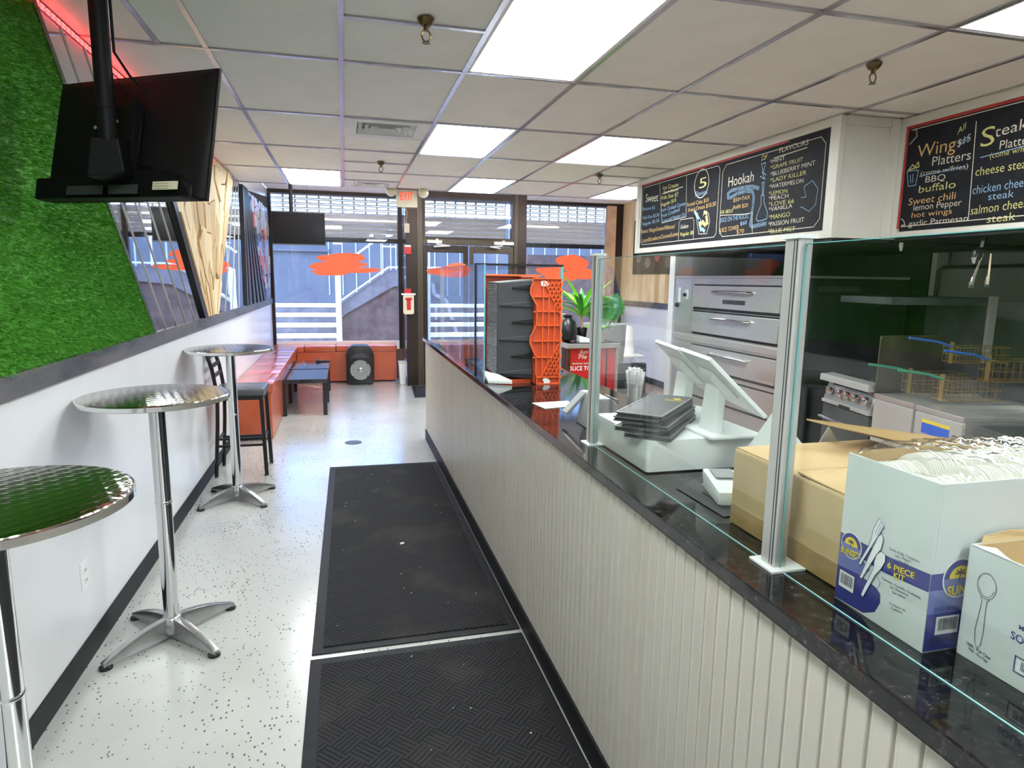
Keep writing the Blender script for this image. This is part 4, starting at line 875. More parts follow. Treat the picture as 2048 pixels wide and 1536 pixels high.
# white open carton behind the post
t = thing('takeaway_carton', 'white open carton with pointed flaps behind the thick glass post', 'carton', (1.22, 1.55, KZ))
obj('body', MB().hexa([(1.19, 1.44, KZ), (1.34, 1.44, KZ), (1.34, 1.62, KZ), (1.19, 1.62, KZ), (1.17, 1.42, KZ+.12), (1.36, 1.42, KZ+.12), (1.36, 1.64, KZ+.12), (1.17, 1.64, KZ+.12)]), 'paper', t)
obj('flap', MB().prism([(1.17, 1.42, KZ+.12), (1.32, 1.42, KZ+.12), (1.22, 1.40, KZ+.235)], (0, .002, 0)), 'paper', t); obj('flap', MB().prism([(1.15, 1.64, KZ+.12), (1.34, 1.64, KZ+.12), (1.25, 1.66, KZ+.23)], (0, .002, 0)), 'paper', t)
TXT1 = [('Sweet', 6.364, 2.489, 6.086, 2.47, 0.1, 'w'), ('Banana Ed', 6.422, 2.41, 6.152, 2.401, 0.039, 'b'), ('Med Size $3.50', 6.412, 2.318, 6.046, 2.32, 0.04, 'b'), ('Regular $5.50', 6.406, 2.255, 6.041, 2.266, 0.04, 'b'), ('Ice Cream', 5.99, 2.566, 5.689, 2.559, 0.047, 'y'), ('Sundaes', 5.974, 2.524, 5.685, 2.523, 0.037, 'y'), ('Kids Size $7', 6.015, 2.476, 5.679, 2.472, 0.042, 'y'), ('Regular $10', 6.008, 2.408, 5.717, 2.425, 0.042, 'y'), ('From Cocktail Corner', 6.014, 2.355, 5.533, 2.375, 0.044, 'b'), ('Fruit Crushed', 5.997, 2.3, 5.642, 2.331, 0.042, 'b'), ('Lime and Passion Co', 5.968, 2.253, 5.533, 2.281, 0.038, 'b'), ('Flavors: Mango/Lemon/Hibiscus/', 6.438, 2.177, 5.712, 2.183, 0.049, 'o'), ('Custard/Strawberry/Coconut/Lemon', 6.428, 2.081, 5.629, 2.11, 0.049, 'o'), ('5', 5.311, 2.491, 5.191, 2.493, 0.105, 'y'), ('Flavors', 5.367, 2.429, 5.17, 2.431, 0.053, 'b'), ('Funnel Cake $10', 5.501, 2.357, 5.14, 2.363, 0.041, 'o'), ('Fried Oreos $10.50', 5.475, 2.305, 5.021, 2.318, 0.043, 'o'), ('Gelato', 5.603, 2.167, 5.46, 2.169, 0.043, 'w'), ('Regular $8', 5.596, 2.101, 5.363, 2.104, 0.04, 'y'), ('Hookah', 4.853, 2.447, 4.513, 2.447, 0.095, 'w'), ('$50+TAX', 4.766, 2.318, 4.541, 2.319, 0.037, 'o'), ('Refill $20', 4.76, 2.263, 4.563, 2.262, 0.035, 'o'), ('ASK ABOUT', 4.944, 2.242, 4.757, 2.237, 0.035, 'y'), ('JUICE ON THE ROCKS', 4.944, 2.172, 4.545, 2.175, 0.045, 'b'), ('$60', 4.648, 2.126, 4.562, 2.131, 0.036, 'b'), ('JUICE TOWER', 4.943, 2.09, 4.663, 2.098, 0.043, 'o'), ('$70', 4.69, 2.065, 4.591, 2.069, 0.037, 'o'), ('FLAVOURS', 4.225, 2.601, 3.921, 2.603, 0.042, 'w'), ('*MINT', 4.327, 2.54, 4.157, 2.545, 0.035, 'w'), ('*GRAPE FRUIT', 4.315, 2.499, 3.963, 2.502, 0.034, 'y'), ('*BLUEBERRY MINT', 4.309, 2.451, 3.837, 2.458, 0.037, 'w'), ('*LADY KILLER', 4.304, 2.408, 3.918, 2.409, 0.035, 'y'), ('*WATERMELON', 4.312, 2.364, 3.94, 2.359, 0.035, 'w'), ('*LEMON', 4.313, 2.317, 4.103, 2.312, 0.033, 'y'), ('*PEACH', 4.308, 2.281, 4.087, 2.276, 0.034, 'w'), ('*LOVE 66', 4.303, 2.238, 4.022, 2.234, 0.036, 'y'), ('*VANILLA', 4.298, 2.2, 4.036, 2.203, 0.036, 'w'), ('*MANGO', 4.291, 2.143, 4.053, 2.146, 0.038, 'y'), ('*PASSION FRUIT', 4.292, 2.093, 3.901, 2.096, 0.038, 'w'), ('*BLUE MIST', 4.286, 2.041, 3.986, 2.042, 0.038, 'y')]
TXT2 = [('Wing', 3.475, 2.466, 3.208, 2.468, 0.093, 'o'), ('All', 3.207, 2.549, 3.157, 2.575, 0.045, 'y'), ('$15', 3.198, 2.478, 3.117, 2.501, 0.051, 'w'), ('Platters', 3.357, 2.399, 3.102, 2.396, 0.067, 'w'), ('(come w/fries)', 3.433, 2.352, 3.111, 2.348, 0.035, 'w'), ('BBQ', 3.392, 2.306, 3.253, 2.303, 0.045, 'w'), ('buffalo', 3.433, 2.249, 3.178, 2.249, 0.054, 'y'), ('Sweet chili', 3.501, 2.181, 3.169, 2.185, 0.052, 'o'), ('lemon Pepper', 3.459, 2.144, 3.125, 2.143, 0.046, 'w'), ('hot wings', 3.467, 2.101, 3.182, 2.102, 0.04, 'o'), ('garlic Parmesan', 3.483, 2.049, 3.074, 2.05, 0.043, 'w'), ('S', 3.051, 2.451, 2.97, 2.454, 0.126, 'y'), ('teak', 2.971, 2.489, 2.792, 2.502, 0.07, 'w'), ('Platters', 2.934, 2.419, 2.732, 2.421, 0.057, 'w'), ('(come w/fries)', 2.984, 2.38, 2.727, 2.387, 0.038, 'y'), ('cheese steak', 3.059, 2.297, 2.739, 2.298, 0.058, 'y'), ('chicken cheese', 3.064, 2.197, 2.726, 2.204, 0.058, 'b'), ('steak', 2.964, 2.154, 2.818, 2.155, 0.048, 'b'), ('salmon cheese', 3.06, 2.083, 2.711, 2.096, 0.059, 'y'), ('steak', 2.954, 2.03, 2.794, 2.033, 0.052, 'y')]
# ---------------------------------------------------------------- cardboard boxes
t = thing('cardboard_box', 'brown cardboard box with a raised flap behind the thick glass post', 'box', (1.15, 1.2, KZ))
kx0, kx1, ky0, ky1, kz = .938, 1.36, 1.012, 1.392, 1.270
obj('carton', MB().box(kx0, ky0, KZ, kx1, ky1, kz), 'kraft', t, bevel=.006)
obj('tape_band', MB().box(kx0-.0012, ky0+.004, KZ+.004, kx0, ky1-.004, KZ+.052).box(kx0+.01, ky0-.0012, KZ+.004, kx1-.01, ky0, KZ+.052), 'kraft_dk', t)
obj('flap', MB().hexa([(kx0+.005, ky0+.16, kz), (kx1-.02, ky0+.2, kz), (kx1-.02, ky1-.004, kz), (kx0+.005, ky1-.004, kz), (kx0+.005, ky0+.17, kz+.004), (kx1-.02, ky0+.2, kz+.004), (kx1-.02, ky1-.004, kz+.004), (kx0+.005, ky1-.004, kz+.004)]), 'kraft_in', t)
obj('flap', MB().prism([(kx0+.005, ky0+.005, kz), (kx1-.03, ky0+.005, kz), (kx1-.03, ky0+.155, kz+.004), (kx0+.005, ky0+.15, kz+.004)], (0, 0, .004)), 'kraft_in', t, bevel=.001)
obj('raised_flap', MB().prism([(1.128, 1.375, 1.338), (1.33, 1.13, 1.335), (1.36, 1.08, 1.30), (1.40, 1.10, 1.275), (1.37, 1.40, 1.275), (1.22, 1.39, 1.315)], (0, 0, .004)), 'kraft_in', t, bevel=.001)
# cutlery kit box (open, white with blue print)
t = thing('cutlery_box', 'tall open white box of cutlery kits with blue band and sunset badge', 'box', (1.1, .9, KZ))
bx0, bx1, by0, by1, bz = .912, 1.27, .790, .990, 1.368
th = .004
for q in ((bx0, by0, bx0+th, by1), (bx0+th, by0, bx1, by0+th), (bx1-th, by0+th, bx1, by1), (bx0+th, by1-th, bx1-th, by1)):
    obj('side_wall', MB().box(q[0], q[1], KZ, q[2], q[3], bz-.0), 'paper', t, bevel=.0012)
obj('floor_panel', MB().box(bx0+th, by0+th, KZ, bx1-th, by1-th, KZ+.004), 'kraft_in', t)
obj('inner_liner', MB().box(bx0+th, by1-th-.002, KZ, bx1-th, by1-th-.001, bz+.004), 'kraft_in', t)
F = FX(bx0)     # a=-y ; box spans a -.99..-.79, b KZ..1.368
def pm(m_, fn, name='print', lift=.0012):
    b_ = MB(); fn(b_, lift); return obj(name, b_, m_, t, recalc=False)
A0, A1 = -.989, -.7905
pm('navy', lambda b_, l: patch(b_, F, [(A0, 1.211), (-.941, 1.211), (-.872, 1.210), (A1, 1.216), (A1, 1.185), (-.879, 1.178), (-.90, 1.178), (-.94, 1.183), (A0, 1.183)], l), lift=.0006)
pm('violet', lambda b_, l: patch(b_, F, [(A0, 1.183), (-.94, 1.183), (-.912, 1.168), (-.930, 1.149), (A0, 1.145)], l), lift=.0007)
pm('navy', lambda b_, l: patch(b_, F, [(A0, 1.145), (-.936, 1.149), (-.895, 1.143), (-.884, 1.136), (-.882, 1.12), (-.892, 1.097), (-.918, 1.082), (-.955, KZ+.003), (A0, KZ+.002)], l), lift=.0006)
def badge(Fc, cx, cz, r, parent_fn):
    parent_fn('white', lambda b_, l: patch(b_, Fc, disc(cx, cz, r*1.08, r*1.08), l), lift=.0009)
    parent_fn('violet', lambda b_, l: patch(b_, Fc, disc(cx, cz, r, r), l), lift=.0012)
    parent_fn('navy', lambda b_, l: patch(b_, Fc, disc(cx, cz, r, r, 20, 0, PI), l), lift=.0014)
    parent_fn('yellow', lambda b_, l: patch(b_, Fc, disc(cx, cz+.0, r*.68, r*.68, 16, 0, PI), l), lift=.0017)
    def palm(b_, l):
        ribbon(b_, Fc, [(cx-r*.05, cz-r*.15), (cx, cz+r*.28)], r*.07, l)
        for q in ((-.3, .25), (-.25, .42), (0, .5), (.25, .42), (.3, .22)): ribbon(b_, Fc, [(cx, cz+r*.28), (cx+r*q[0], cz+r*q[1])], r*.08, l)
    parent_fn('ink', palm, lift=.0020)
badge(F, -.960, 1.195, .0235, pm)
text(F, 'SUNSET', (-.983, 1.174), (-.937, 1.177), .012, 'yellow', t, bold=.03, lift=.0024)
text(F, '6 PIECE', (-.874, 1.191), (-.818, 1.196), .0105, 'yellow', t, bold=.02, lift=.0024); text(F, 'KIT', (-.859, 1.179), (-.836, 1.182), .0105, 'yellow', t, bold=.02, lift=.0024)
for s_, a_, c_, z_ in (('Fork, Knife, Teaspoon,', -.874, -.812, 1.2235), ('Salt, Pepper,', -.861, -.827, 1.2165), ('Napkin', -.853, -.833, 1.2100), ('Tenedor, Cuchillo, Cucharita,', -.884, -.802, 1.164), ('Sal, Pimienta,', -.865, -.826, 1.157), ('Servilleta', -.859, -.832, 1.150), ('Conjunto de', -.862, -.829, 1.128), ('6 piezas', -.858, -.834, 1.1215)):
    text(F, s_, (a_, z_), (c_, z_+.003), .0045, 'ink', t, lift=.0012)
CK = [[(-.937, 1.170), (-.932, 1.169), (-.911, 1.215), (-.902, 1.233), (-.889, 1.262), (-.901, 1.271), (-.912, 1.246), (-.914, 1.229), (-.917, 1.215)],
      [(-.931, 1.146), (-.926, 1.145), (-.900, 1.201), (-.890, 1.219), (-.888, 1.236), (-.892, 1.246), (-.900, 1.237), (-.912, 1.203)],
      [(-.924, 1.116), (-.919, 1.112), (-.897, 1.166), (-.886, 1.182), (-.879, 1.199), (-.880, 1.211), (-.889, 1.214), (-.899, 1.205), (-.902, 1.190), (-.902, 1.178)]]
def cutlery(b_, l):
    patch(b_, F, CK[0], l); patch(b_, F, CK[1], l); patch(b_, F, CK[2], l)
pm('white', cutlery, lift=.0026)
def outl(b_, l):
    for q in (CK[0]+CK[0][:1], CK[1]+CK[1][:1], CK[2]+CK[2][:1], [(-.930, 1.113), (-.903, 1.104), (-.884, 1.157), (-.892, 1.165)], [(-.897, 1.266), (-.907, 1.240)], [(-.893, 1.264), (-.903, 1.237)]): ribbon(b_, F, q, .0008, l)
pm('navy', outl, lift=.0030)
def barcode(Fc, a0, a1, z0, z1, fn):
    fn('white', lambda b_, l: patch(b_, Fc, [(a0, z0), (a1, z0), (a1, z1), (a0, z1)], l), lift=.0016)
    def bars(b_, l):
        r_ = random.Random(3); x = a0+(a1-a0)*.1
        while x < a1-(a1-a0)*.1:
            w2 = r_.uniform(.0006, .0018); patch(b_, Fc, [(x, z0+(z1-z0)*.22), (x+w2, z0+(z1-z0)*.22), (x+w2, z1-(z1-z0)*.1), (x, z1-(z1-z0)*.1)], l); x += w2+r_.uniform(.0008, .0016)
    fn('ink', bars, lift=.0020)
barcode(F, -.981, -.944, 1.107, 1.139, pm)
N_ = FY(by0)
pm('navy', lambda b_, l: patch(b_, N_, [(bx0, 1.186), (bx1, 1.186), (bx1, 1.216), (bx0, 1.216)], l), lift=.0006)
pm('violet', lambda b_, l: patch(b_, N_, [(bx0, 1.145), (bx1, 1.145), (bx1, 1.187), (bx0, 1.187)], l), lift=.0008)
pm('navy', lambda b_, l: patch(b_, N_, [(bx0, KZ+.003), (bx1, KZ+.003), (bx1, 1.146), (bx0, 1.146)], l), lift=.0010)
badge(N_, .970, 1.205, .032, pm)
text(N_, 'SUNSET', (.946, 1.177), (1.018, 1.177), .016, 'yellow', t, bold=.03, lift=.0024); barcode(N_, .932, .979, 1.108, 1.140, pm)
text(N_, '250 Kits', (.925, 1.149), (.975, 1.149), .008, 'navy', t, lift=.0014)
for z_ in (1.100, 1.096): pm('ink', lambda b_, l: patch(b_, N_, [(.922, z_), (.972, z_), (.972, z_+.0015), (.922, z_+.0015)], l), lift=.0016)
# lids inside + film
rl2 = random.Random(8)
lidm = MB().lathe([(.002, 0), (.042, 0), (.045, .001), (.0455, .0032), (.043, .0036), (.040, .0018), (.002, .0018)], n=28, axis='X')
l0 = obj('plastic_lid', lidm, 'cream', None, smooth=True); lme = l0.data; bpy.data.objects.remove(l0); nl = 0
lme.materials.clear(); lme.materials.append(mat('ivory_plastic', (.80, .78, .70), .35))
for row, yy_ in enumerate((.846, .936)):
    for k in range(58):
        o = bpy.data.objects.new('plastic_lid', lme); COL.objects.link(o); o.location = (bx0+.02+k*.0056, yy_, bz-.050+rl2.uniform(-.001, .001)+ (.012 if k > 12 else .0)); o.rotation_euler = (0, rl2.uniform(-.06, .06)+.22, 0)
        tag(o, 'ivory plastic lid standing on edge among the rows inside the cutlery box', 'bowl', 'plastic lids in the cutlery box')
obj('packing', MB().box(bx0+.006, by0+.006, KZ+.01, bx1-.006, by1-.006, bz-.1), 'paper', t)
nx, ny = 34, 22; fm = MB(); vs = []
for i in range(nx+1):
    for j in range(ny+1):
        x = bx0-.002+(bx1-bx0+.0)*i/nx; y = by0+.004+(by1-by0-.006)*j/ny
        e_ = min(j, ny-j)/ny; z = bz+.004+.022*math.sin(min(1, e_*5)*PI/2)*min(1, i/5) + rl2.uniform(-.0035, .0035) + .004*math.sin(i*1.1+j*.7)
        vs.append((x, y, z))
fm.add(vs, [(i*(ny+1)+j, (i+1)*(ny+1)+j, (i+1)*(ny+1)+j+1, i*(ny+1)+j+1) for i in range(nx) for j in range(ny)])
o = obj('plastic_wrap', fm, 'film', recalc=False, smooth=True, angle=180); tag(o, 'crumpled clear plastic wrap over the lids in the cutlery box', 'plastic wrap')
# spoon box
t = thing('spoon_box', 'white open box printed with a spoon outline at the right edge', 'box', (1.1, .6, KZ))
sx0, sx1, sy0, sy1, sz = .972, 1.32, .44, .780, 1.268
for q in ((sx0, sy0, sx0+th, sy1), (sx0+th, sy0, sx1, sy0+th), (sx1-th, sy0+th, sx1, sy1), (sx0+th, sy1-th, sx1-th, sy1)):
    obj('side_wall', MB().box(q[0], q[1], KZ, q[2], q[3], sz), 'paper', t, bevel=.0012)
obj('side_liner', MB().box(sx0+th, sy1-th-.002, KZ+.01, sx1-th, sy1-th, sz-.001).box(sx0+th, sy0+th, KZ+.01, sx0+th+.001, sy1-th, sz-.002).box(sx0+th, sy0+th, KZ+.004, sx1-th, sy1-th, KZ+.008), 'kraft_in', t)
obj('torn_flap', MB().prism([(sx0, sy1-.003, sz-.002), (sx0+.03, sy1-.02, sz-.004), (sx0+.022, .705, sz-.02), (sx0, .70, sz-.002)], (0, 0, .002)), 'white', t)
obj('torn_flap', MB().prism([(sx0+.02, sy1-.002, sz), (sx0+.16, sy1-.002, sz), (sx0+.15, sy1+.004, sz+.012), (sx0+.08, sy1+.002, sz+.016), (sx0+.03, sy1+.004, sz+.009)], (0, -.002, 0)), 'kraft_in', t)
F = FX(sx0)
def spoon(b_, l):
    ribbon(b_, F, disc(-.7435, 1.212, .0155, .021, 30)+[(-.728, 1.212)], .0008, l)
    ribbon(b_, F, [(-.751, 1.193), (-.748, 1.184), (-.750, 1.160), (-.753, 1.135), (-.7505, 1.113), (-.746, 1.106), (-.741, 1.113), (-.739, 1.135), (-.740, 1.162), (-.740, 1.187), (-.736, 1.194)], .0008, l)
    ribbon(b_, F, disc(-.7435, 1.211, .012, .0165, 20, PI*1.1, PI*1.95), .0006, l)
pm('mid_gray', spoon, lift=.0015); pm('navy', spoon, lift=.0010)
for s_, a_, c_, z_, h_, m_ in (('MEDIUM WEIGHT', -.687, -.60, 1.171, .0075, 'navy'), ('SOUP SPOON', -.697, -.60, 1.151, .0125, 'navy'), ('1000 - Per Case', -.764, -.722, 1.102, .0055, 'ink'), ('1000 - Por Caja', -.759, -.726, 1.095, .0048, 'ink')):
    text(F, s_, (a_, z_), (c_, z_-.004), h_, m_, t, bold=.01, lift=.0012)
pm('navy', lambda b_, l: ribbon(b_, F, [(-.686, 1.103), (-.60, 1.103), (-.60, 1.128), (-.686, 1.128), (-.686, 1.103)], .0015, l)); barcode(F, -.683, -.61, 1.105, 1.126, pm)

# ================================================================ SOFFIT AND BLACKBOARDS
struct('trim_7', MB().box(3.05, 3.63, 1.975, RX, 6.56, CEIL+.01), 'white_panel', 'white boxed soffit carrying the flavours blackboard', bevel=.004)
struct('trim_8', MB().box(3.50, YB, 1.985, RX, 3.63, CEIL+.01), 'white_panel', 'white boxed soffit carrying the platters blackboard', bevel=.004)
tr = MB()
tr.box(3.032, 3.700, CEIL-.055, 3.049, 6.505, CEIL-.003).box(3.032, 3.700, 1.976, 3.049, 6.505, 2.024)
tr.box(3.028, 3.612, 1.974, 3.065, 3.698, CEIL-.0025).box(3.030, 6.507, 1.975, 3.049, 6.56, CEIL-.003)
tr.box(3.067, 3.614, CEIL-.055, 3.41, 3.629, CEIL-.003).box(3.067, 3.620, 1.976, 3.41, 3.629, 2.0).box(3.412, 3.612, 1.986, 3.480, 3.629, CEIL-.003)
tr.box(3.482, 3.577, 1.985, 3.499, 3.629, CEIL-.003).box(3.484, YB, CEIL-.055, 3.499, 3.575, CEIL-.003).box(3.484, YB, 1.986, 3.499, 3.575, 2.018)
struct('trim_9', tr, 'white_panel', 'white painted mouldings round the soffit faces', bevel=.002)
struct('hood_underside', MB().box(3.06, 3.64, 1.955, RX-.01, 6.55, 1.974).box(3.51, YB, 1.965, RX-.01, 3.6, 1.984), 'dark_metal', 'dark underside of the soffit over the kitchen')
CH = {'w': 'chalk_w', 'y': 'chalk_y', 'b': 'chalk_b', 'o': 'chalk_o'}
def blackboard(label, x, y0, y1, z0, z1, T):
    t = thing('menu_blackboard', label, 'blackboard', (x, (y0+y1)/2, z0), group=None)
    obj('slate', MB().box(x-.006, y0, z0, x, y1, z1), 'board', t)
    Fb = FX(x-.006)
    for s_, ya, za, yb_, zb_, h_, c_ in T: text(Fb, s_, (-ya, za), (-yb_, zb_), h_*.85, CH[c_], t, bold=-.004, lift=.0012)
    return t, Fb
t1, F1 = blackboard('long chalk blackboard listing sweets, hookah and flavours', 3.05, 3.72, 6.465, 2.028, 2.67, TXT1)
t2, F2 = blackboard('chalk blackboard listing wing and steak platters', 3.50, 1.6, 3.555, 2.022, 2.66, TXT2)
def chalk(t_, F_, pls, m_, w_=.006, lift=.0016):
    b_ = MB()
    for P in pls: ribbon(b_, F_, [(-a, z) for a, z in P], w_, lift)
    return obj('chalk_drawing', b_, m_, t_, recalc=False)
hose = [(4.443, 2.386), (4.523, 2.408), (4.62, 2.414), (4.716, 2.416), (4.80, 2.412), (4.848, 2.395), (4.844, 2.362), (4.80, 2.360), (4.712, 2.381), (4.6, 2.384), (4.519, 2.375), (4.495, 2.339), (4.495, 2.27), (4.505, 2.2), (4.515, 2.12), (4.49, 2.106), (4.44, 2.11), (4.322, 2.117)]
chalk(t1, F1, [hose], 'chalk_b', .026, .0010); chalk(t1, F1, [hose], 'board', .018, .0014); chalk(t1, F1, [hose], 'chalk_b', .006, .0018)
bot = [(4.401, 2.328), (4.393, 2.262), (4.43, 2.20), (4.443, 2.159), (4.42, 2.141), (4.36, 2.143), (4.313, 2.153), (4.311, 2.197), (4.34, 2.24), (4.361, 2.275), (4.367, 2.328), (4.401, 2.328)]
chalk(t1, F1, [bot, [(4.388, 2.334), (4.40, 2.42), (4.375, 2.42), (4.378, 2.334)], [(4.43, 2.47), (4.37, 2.44), (4.41, 2.50), (4.36, 2.47)], [(4.40, 2.50), (4.425, 2.56), (4.375, 2.56), (4.395, 2.50)]], 'chalk_b', .006)
chalk(t1, F1, [[(4.43, 2.60), (4.41, 2.62), (4.385, 2.60), (4.365, 2.62), (4.38, 2.59), (4.43, 2.585)]], 'chalk_y', .006)
chalk(t1, F1, [[(5.272+.118*math.cos(k*PI/12), 2.530+.120*math.sin(k*PI/12)) for k in range(25)]], 'chalk_w', .008)
chalk(t1, F1, [[(5.30, 2.28), (5.335, 2.272), (5.27, 2.10), (5.14, 2.095), (5.10, 2.19), (5.13, 2.265), (5.18, 2.275), (5.22, 2.25)]], 'chalk_w', .005)
chalk(t1, F1, [[(5.28, 2.22), (5.24, 2.13)], [(5.22, 2.14), (5.18, 2.12)], [(5.36, 2.30), (5.25, 2.20)]], 'chalk_b', .03, .0008)
chalk(t1, F1, [[(5.16, 2.24), (5.14, 2.18)], [(5.22, 2.20), (5.17, 2.17)]], 'chalk_o', .035, .0009); chalk(t1, F1, [[(5.20, 2.28), (5.16, 2.27)], [(5.27, 2.19), (5.24, 2.18)]], 'chalk_y', .03, .001)
def frame_(ya, yb, za, zb, c=.03): return [(ya, za+c), (ya-c*.6, za+c*.4), (ya-c, za), (yb+c, za), (yb+c*.4, za+c*.6), (yb, za+c), (yb, zb-c), (yb+c*.4, zb-c*.6), (yb+c, zb), (ya-c, zb), (ya-c*.4, zb-c*.6), (ya, zb-c), (ya, za+c)]
chalk(t1, F1, [frame_(6.44, 4.99, 2.06, 2.64), [(6.07, 2.64), (5.98, 2.25), (5.51, 2.27), (5.54, 2.64)], [(5.63, 2.06), (5.635, 2.22), (5.61, 2.25), (5.39, 2.25), (5.365, 2.22), (5.36, 2.06)], frame_(4.945, 3.75, 2.055, 2.628, .05), [(4.50, 2.215), (4.48, 2.06)], [(4.94, 2.23), (4.6, 2.21), (4.52, 2.21)]], 'chalk_w', .005)
chalk(t1, F1, [[(3.95, 2.26), (3.90, 2.26), (3.93, 2.33), (3.85, 2.36), (3.79, 2.30), (3.80, 2.20), (3.86, 2.16), (3.92, 2.19), (3.95, 2.20)]], 'chalk_b', .004)
chalk(t1, F1, [[(6.33, 2.505), (6.17, 2.508)], [(4.28, 2.575), (3.93, 2.585)], [(6.0, 2.53), (5.6, 2.545)]], 'chalk_w', .006)
chalk(t2, F2, [[(3.093, 2.60), (3.069, 2.06)], [(3.54, 2.645), (3.50, 2.64), (3.49, 2.60), (3.54, 2.56)], [(3.54, 2.06), (3.51, 2.06), (3.525, 2.09), (3.545, 2.10)], [(3.54, 2.052), (1.7, 2.052)], [(3.54, 2.645), (1.7, 2.645)]], 'chalk_w', .005)
chalk(t2, F2, [[(3.44, 2.350), (3.13, 2.362)], [(3.04, 2.395), (2.70, 2.42)], [(3.538, 2.395), (3.452, 2.39), (3.462, 2.30), (3.516, 2.30), (3.538, 2.395)], [(3.51, 2.37), (3.50, 2.32)], [(3.49, 2.37), (3.485, 2.32)], [(3.19, 2.50), (3.13, 2.53)], [(3.18, 2.49), (3.12, 2.52)]], 'chalk_b', .005)
chalk(t2, F2, [[(3.53, 2.40), (3.50, 2.43), (3.48, 2.41), (3.46, 2.44), (3.45, 2.41), (3.53, 2.40)]], 'chalk_y', .007)
rt = MB().box(3.042, 4.12, 2.658, 3.0495, 6.47, 2.676); tag(obj('red_tape', rt, 'red_paint'), 'red tape strip along the top of the flavours blackboard', 'tape')
rt = MB().box(3.492, 1.6, 2.655, 3.4995, 3.575, 2.674).box(3.492, 3.556, 2.04, 3.4995, 3.572, 2.655); tag(obj('red_tape', rt, 'red_paint'), 'red tape strip around the platters blackboard', 'tape')

# ================================================================ KITCHEN
OX = 3.60; oy0, oy1 = 4.64, 6.66
t = thing('deck_oven', 'stainless steel deck oven stack behind the counter', 'oven', (4.1, 5.6, 0))
obj('body', MB().box(OX, oy0, .25, 4.72, oy1, 1.725), 'steel', t, bevel=.004)
obj('side_panel', MB().box(OX+.01, oy0-.006, .25, 4.72, oy0, 1.725), 'dark_metal', t)  # stainless side coloured dark to stand for its shadow
for z in (1.40,): pass
Fo = FX(OX)
def odoor(z0, z1, y0=4.80, y1=6.24):
    obj('door_recess', MB().box(OX-.003, y0-.02, z0-.028, OX, y1+.015, z1+.016), 'black', t)
    d = obj('door', MB().hexa([(OX-.030, y0, z0), (OX-.004, y0, z0), (OX-.004, y1, z0), (OX-.030, y1, z0), (OX-.018, y0, z1), (OX-.004, y0, z1), (OX-.004, y1, z1), (OX-.018, y1, z1)]), 'steel', t, bevel=.003)
    zc = z0+(z1-z0)*.74; ym = (y0+y1)/2
    h_ = obj('handle', MB().tube([(OX-.024, ym-.30, zc), (OX-.062, ym-.29, zc), (OX-.070, ym, zc+.004), (OX-.062, ym+.29, zc), (OX-.024, ym+.30, zc)], .013, 10), 'chrome', d, smooth=True)
    return d
d = odoor(1.425, 1.645); obj('name_plate', MB().box(OX-.033, 5.30, 1.475, OX-.027, 5.66, 1.515), 'dark_gray', d)
text(FX(OX-.033), 'OVENS', (-5.62, 1.485), (-5.34, 1.485), .02, 'mid_gray', d) if False else None
odoor(1.165, 1.375); odoor(.80, 1.02); odoor(.50, .72)
obj('band', MB().box(OX-.012, oy0, 1.055, OX, oy1, 1.12), 'steel', t, bevel=.003)
obj('control_panel', MB().box(OX-.006, 6.30, 1.14, OX, 6.62, 1.67), 'steel', t)
obj('switch_plate', MB().box(OX-.010, 6.36, 1.50, OX-.005, 6.44, 1.60), 'white_pl', t)
for (y, z, r_) in ((6.42, 1.545, .022), (6.585, 1.43, .026), (6.36, 1.20, .0)): 
    if r_: obj('knob', MB().lathe([(r_, 0), (r_*.9, -.025), (r_*.3, -.03)], c=(OX-.008, y, z), n=14, axis='X'), 'black', t, smooth=True)
obj('thermostat', MB().box(OX-.009, 6.53, 1.46, OX-.005, 6.58, 1.62), 'white_pl', t)
obj('label_strip', MB().box(OX+.20, oy0-.010, 1.615, OX+.62, oy0-.006, 1.66), 'steel_dk', t)
obj('top_cap', MB().box(OX-.01, oy0-.01, 1.725, 4.72, oy1+.01, 1.745), 'steel', t)
for (x, y) in ((OX+.06, oy0+.06), (4.66, oy0+.06), (OX+.06, oy1-.06), (4.66, oy1-.06)): obj('leg', MB().tube([(x, y, 0), (x, y, .26)], .03, 10), 'steel_dk', t)
# range, fryers: shared rotated frame. local x = depth, local y = along the wall
PHI = -.175
def kroot(name, label, cat, x, y, group=None): return thing(name, label, cat, (x, y, 0), PHI, group, world=False)
t = kroot('gas_range', 'stainless gas range with a row of chrome knobs on red plates', 'range', 3.575, 3.70)
L_ = .60
obj('body', MB().box(.02, 0, .15, .80, L_, .86), 'steel_dk', t, bevel=.004); obj('cooktop', MB().box(.0, 0, .925, .80, L_, .945), 'steel_dk', t)
obj('knob_panel', MB().prism([(-.015, 0, .79), (.02, 0, .925), (.10, 0, .925), (.10, 0, .79)], (0, L_, 0)), 'steel_mid', t, bevel=.002)
obj('shelf_lip', MB().prism([(-.05, 0, .935), (-.045, 0, .985), (.06, 0, .992), (.06, 0, .935)], (0, L_+.02, 0)), 'alu', t, bevel=.003)
v_ = MB()
for k in range(15): v_.box(-.051, .02+k*.028, .925, -.035, .034+k*.028, .936)
obj('vent_slots', v_, 'black', t)
for k, y in enumerate((.06, .19, .29, .38, .52)):
    kn = obj('knob', MB().lathe([(.030, 0), (.031, -.012), (.026, -.032), (.008, -.040)], c=(-.008, y, .86), n=18, axis='X'), 'chrome', t, smooth=True)
    obj('red_plate', MB().box(-.020, y+.030, .835, -.004, y+.052, .885), 'orange_pl', t)
obj('grease_tray_bar', MB().box(-.03, 0, .765, .02, L_, .79), 'alu', t, bevel=.003); obj('pull_slot', MB().box(-.033, .22, .768, -.029, .36, .784), 'black', t)
